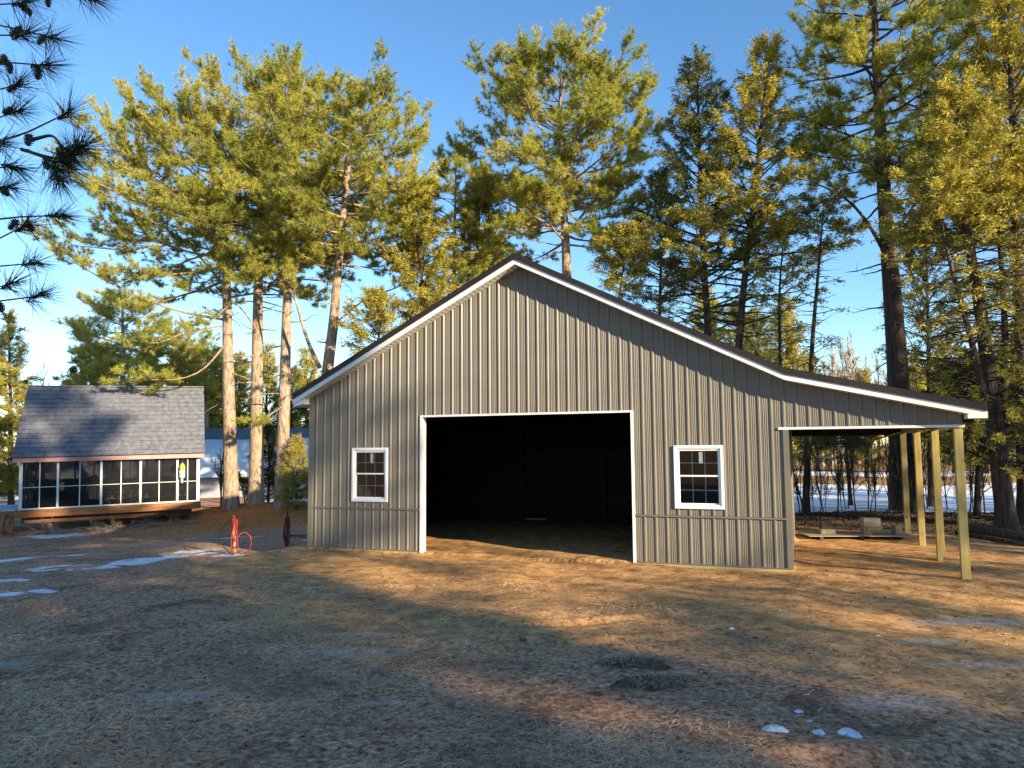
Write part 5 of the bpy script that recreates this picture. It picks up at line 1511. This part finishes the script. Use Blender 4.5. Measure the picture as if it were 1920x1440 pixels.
for k, (px, py, Y, rx, ry, h, lab) in enumerate([(1185, 1228, 8.65, .52, .2, .085, 'long low dark clod of torn sod in the yard'), (1222, 1262, 7.95, .34, .17, .11, 'hairy dark clump of torn sod nearer the camera')]):
    p = ground_at(at(px, py, Y))
    o = empty('sod_clump', p, .1, lab, 'clod', 'clods of torn sod in the yard')
    b_ = lump('soil', (0, 0, 0), rx, ry, h, M_SOD, 430 + k, None, None, rough_=.5, n=(40, 12))
    b_.parent = o
    rgk = np.random.default_rng(440 + k)
    n_ = 700
    aa, rr = rgk.uniform(0, 6.28, n_), rgk.random(n_) ** .5
    P = np.stack([rx * .95 * rr * np.cos(aa), ry * .95 * rr * np.sin(aa), h * (1 - rr ** 2) * .8], 1)
    V, F = grass_blades(P, .10, .006, .4, rgk, .5)
    tag(np_mesh('grass', V, F, M_DEAD, o, tint=np.repeat(rgk.random(n_) * .6, 1).tolist() * 2), kind='stuff')
# dead grass over the near yard
rgg = np.random.default_rng(500)
n_ = 300000
yy = 3.2 + 11 * rgg.random(n_) ** 1.7
xx = rgg.uniform(-1, 1, n_) * (.8 * yy + 1.2)
dens = .30 + 1.5 * vnoise(xx, yy, 1.3, 61) + .9 * vnoise(xx, yy, .4, 62) + .35 * sstep(2, -3, xx) - .75 * sstep(7.5, 11, yy + .4 * xx) - .35 * sstep(1.5, 4, xx)
keep = rgg.random(n_) < np.clip(dens, 0.02, 1)
xx, yy = xx[keep], yy[keep]
P = np.stack([xx, yy, terrain(xx, yy) + .002], 1)
V, F = grass_blades(P, .11, .0055, .28, rgg, .14)
tn = np.clip(.45 + 1.1 * vnoise(xx, yy, .8, 63) + rgg.normal(0, .25, len(xx)), 0, 1)
o = np_mesh('dead_grass', V, F, M_DEAD, None, tint=np.concatenate([tn, tn]))
tag(o, 'matted dead grass over the near yard', 'grass', kind='stuff')
# crumbs of soil
n_ = 34000
yy = 3.3 + 13 * rgg.random(n_) ** 1.4
xx = rgg.uniform(-1, 1, n_) * (.8 * yy + 1)
keep = rgg.random(n_) < np.clip(.35 + 1.6 * vnoise(xx, yy, 1.7, 66) + .5 * vnoise(xx, yy, .5, 67), .03, 1)
xx, yy = xx[keep], yy[keep]; n_ = len(xx)
sz = .005 + .02 * rgg.random(n_) ** 5
oct_ = np.array([(1, 0, 0), (-1, 0, 0), (0, 1, 0), (0, -1, 0), (0, 0, .8), (0, 0, -.8)], float)
V = (np.stack([xx, yy, terrain(xx, yy)], 1)[:, None] + oct_[None] * sz[:, None, None] * rgg.uniform(.5, 1.3, (n_, 6, 1))).reshape(-1, 3)
tri = np.array([(0, 2, 4), (2, 1, 4), (1, 3, 4), (3, 0, 4), (2, 0, 5), (1, 2, 5), (3, 1, 5), (0, 3, 5)])
M_CRUMB = mat('soil_crumb', (.06, .035, .02), (.40, .25, .13), scale=5, rough=.95)
tag(np_mesh('soil_crumbs', V, (np.arange(n_)[:, None, None] * 6 + tri[None]).reshape(-1, 3), M_CRUMB), 'crumbs of soil strewn over the yard', 'soil', kind='stuff')
# pale sticks
w = Wood()
for q in range(60):
    y = 4 + 9 * R.random(); x = R.uniform(-1, 1) * .75 * y
    L = R.uniform(.08, .32)
    a = R.uniform(0, 6.28)
    pts = [(x + math.cos(a) * L * f, y + math.sin(a) * L * f) for f in (0, .5, 1)]
    w.tube(np.array([(u + R.uniform(-.01, .01), v + R.uniform(-.01, .01), gz(u, v) + .012) for u, v in pts]), np.array([.004, .0045, .003]), 4)
tag(w.build('twig_litter', M_BRUSH, None), 'dry sticks scattered over the yard', 'twigs', kind='stuff')
# pine straw under the pines and leaf litter along the field edge
def scatter(name, n_, x0, x1, y0, y1, mask, L, W, m, label, cat, flat=.1):
    xx, yy = rgg.uniform(x0, x1, n_), rgg.uniform(y0, y1, n_)
    k = rgg.random(n_) < mask(xx, yy)
    xx, yy = xx[k], yy[k]
    V, F = grass_blades(np.stack([xx, yy, terrain(xx, yy) + .004], 1), L, W, .25, rgg, flat)
    tn = np.clip(rgg.normal(.5, .3, len(xx)), 0, 1)
    return tag(np_mesh(name, V, F, m, None, tint=np.concatenate([tn, tn])), label, cat, kind='stuff')
M_STRAWB = mat('pine_straw', (.28, .105, .035), tint_c=(.62, .33, .12), rough=.8)
scatter('pine_straw', 26000, -17, -4.5, 24, 38, lambda x, y: np.exp(-(((x + 11) / 5.5) ** 2 + ((y - 33.5) / 4.5) ** 2)), .2, .014, M_STRAWB, 'orange pine straw heaped round the pine trunks', 'pine straw')
M_LITL = mat('dry_leaf', (.06, .03, .018), tint_c=(.40, .22, .12), rough=.85)
scatter('dry_leaves', 9000, -9, 10, 3.3, 15, lambda x, y: np.clip(.25 + 1.3 * vnoise(x, y, 2.1, 71), .02, 1) * (np.abs(x) < .85 * y + .5), .055, .022, M_LITL, 'small brown dry leaves blown over the yard', 'leaves', .15)
M_LITB = mat('leaf_litter', (.03, .02, .014), tint_c=(.16, .10, .06), rough=.9)
scatter('leaf_litter', 26000, 6, 26, 19, 30, lambda x, y: np.clip(sstep(21.5, 23.5, y - .12 * (x - 12)) * sstep(27.5, 25, y - .12 * (x - 12)) + .5 * sstep(10.5, 12.5, x) * sstep(26, 24, y), 0, 1), .12, .03, M_LITB, 'dark leaf litter and brambles along the edge of the snowy field', 'leaves', .35)
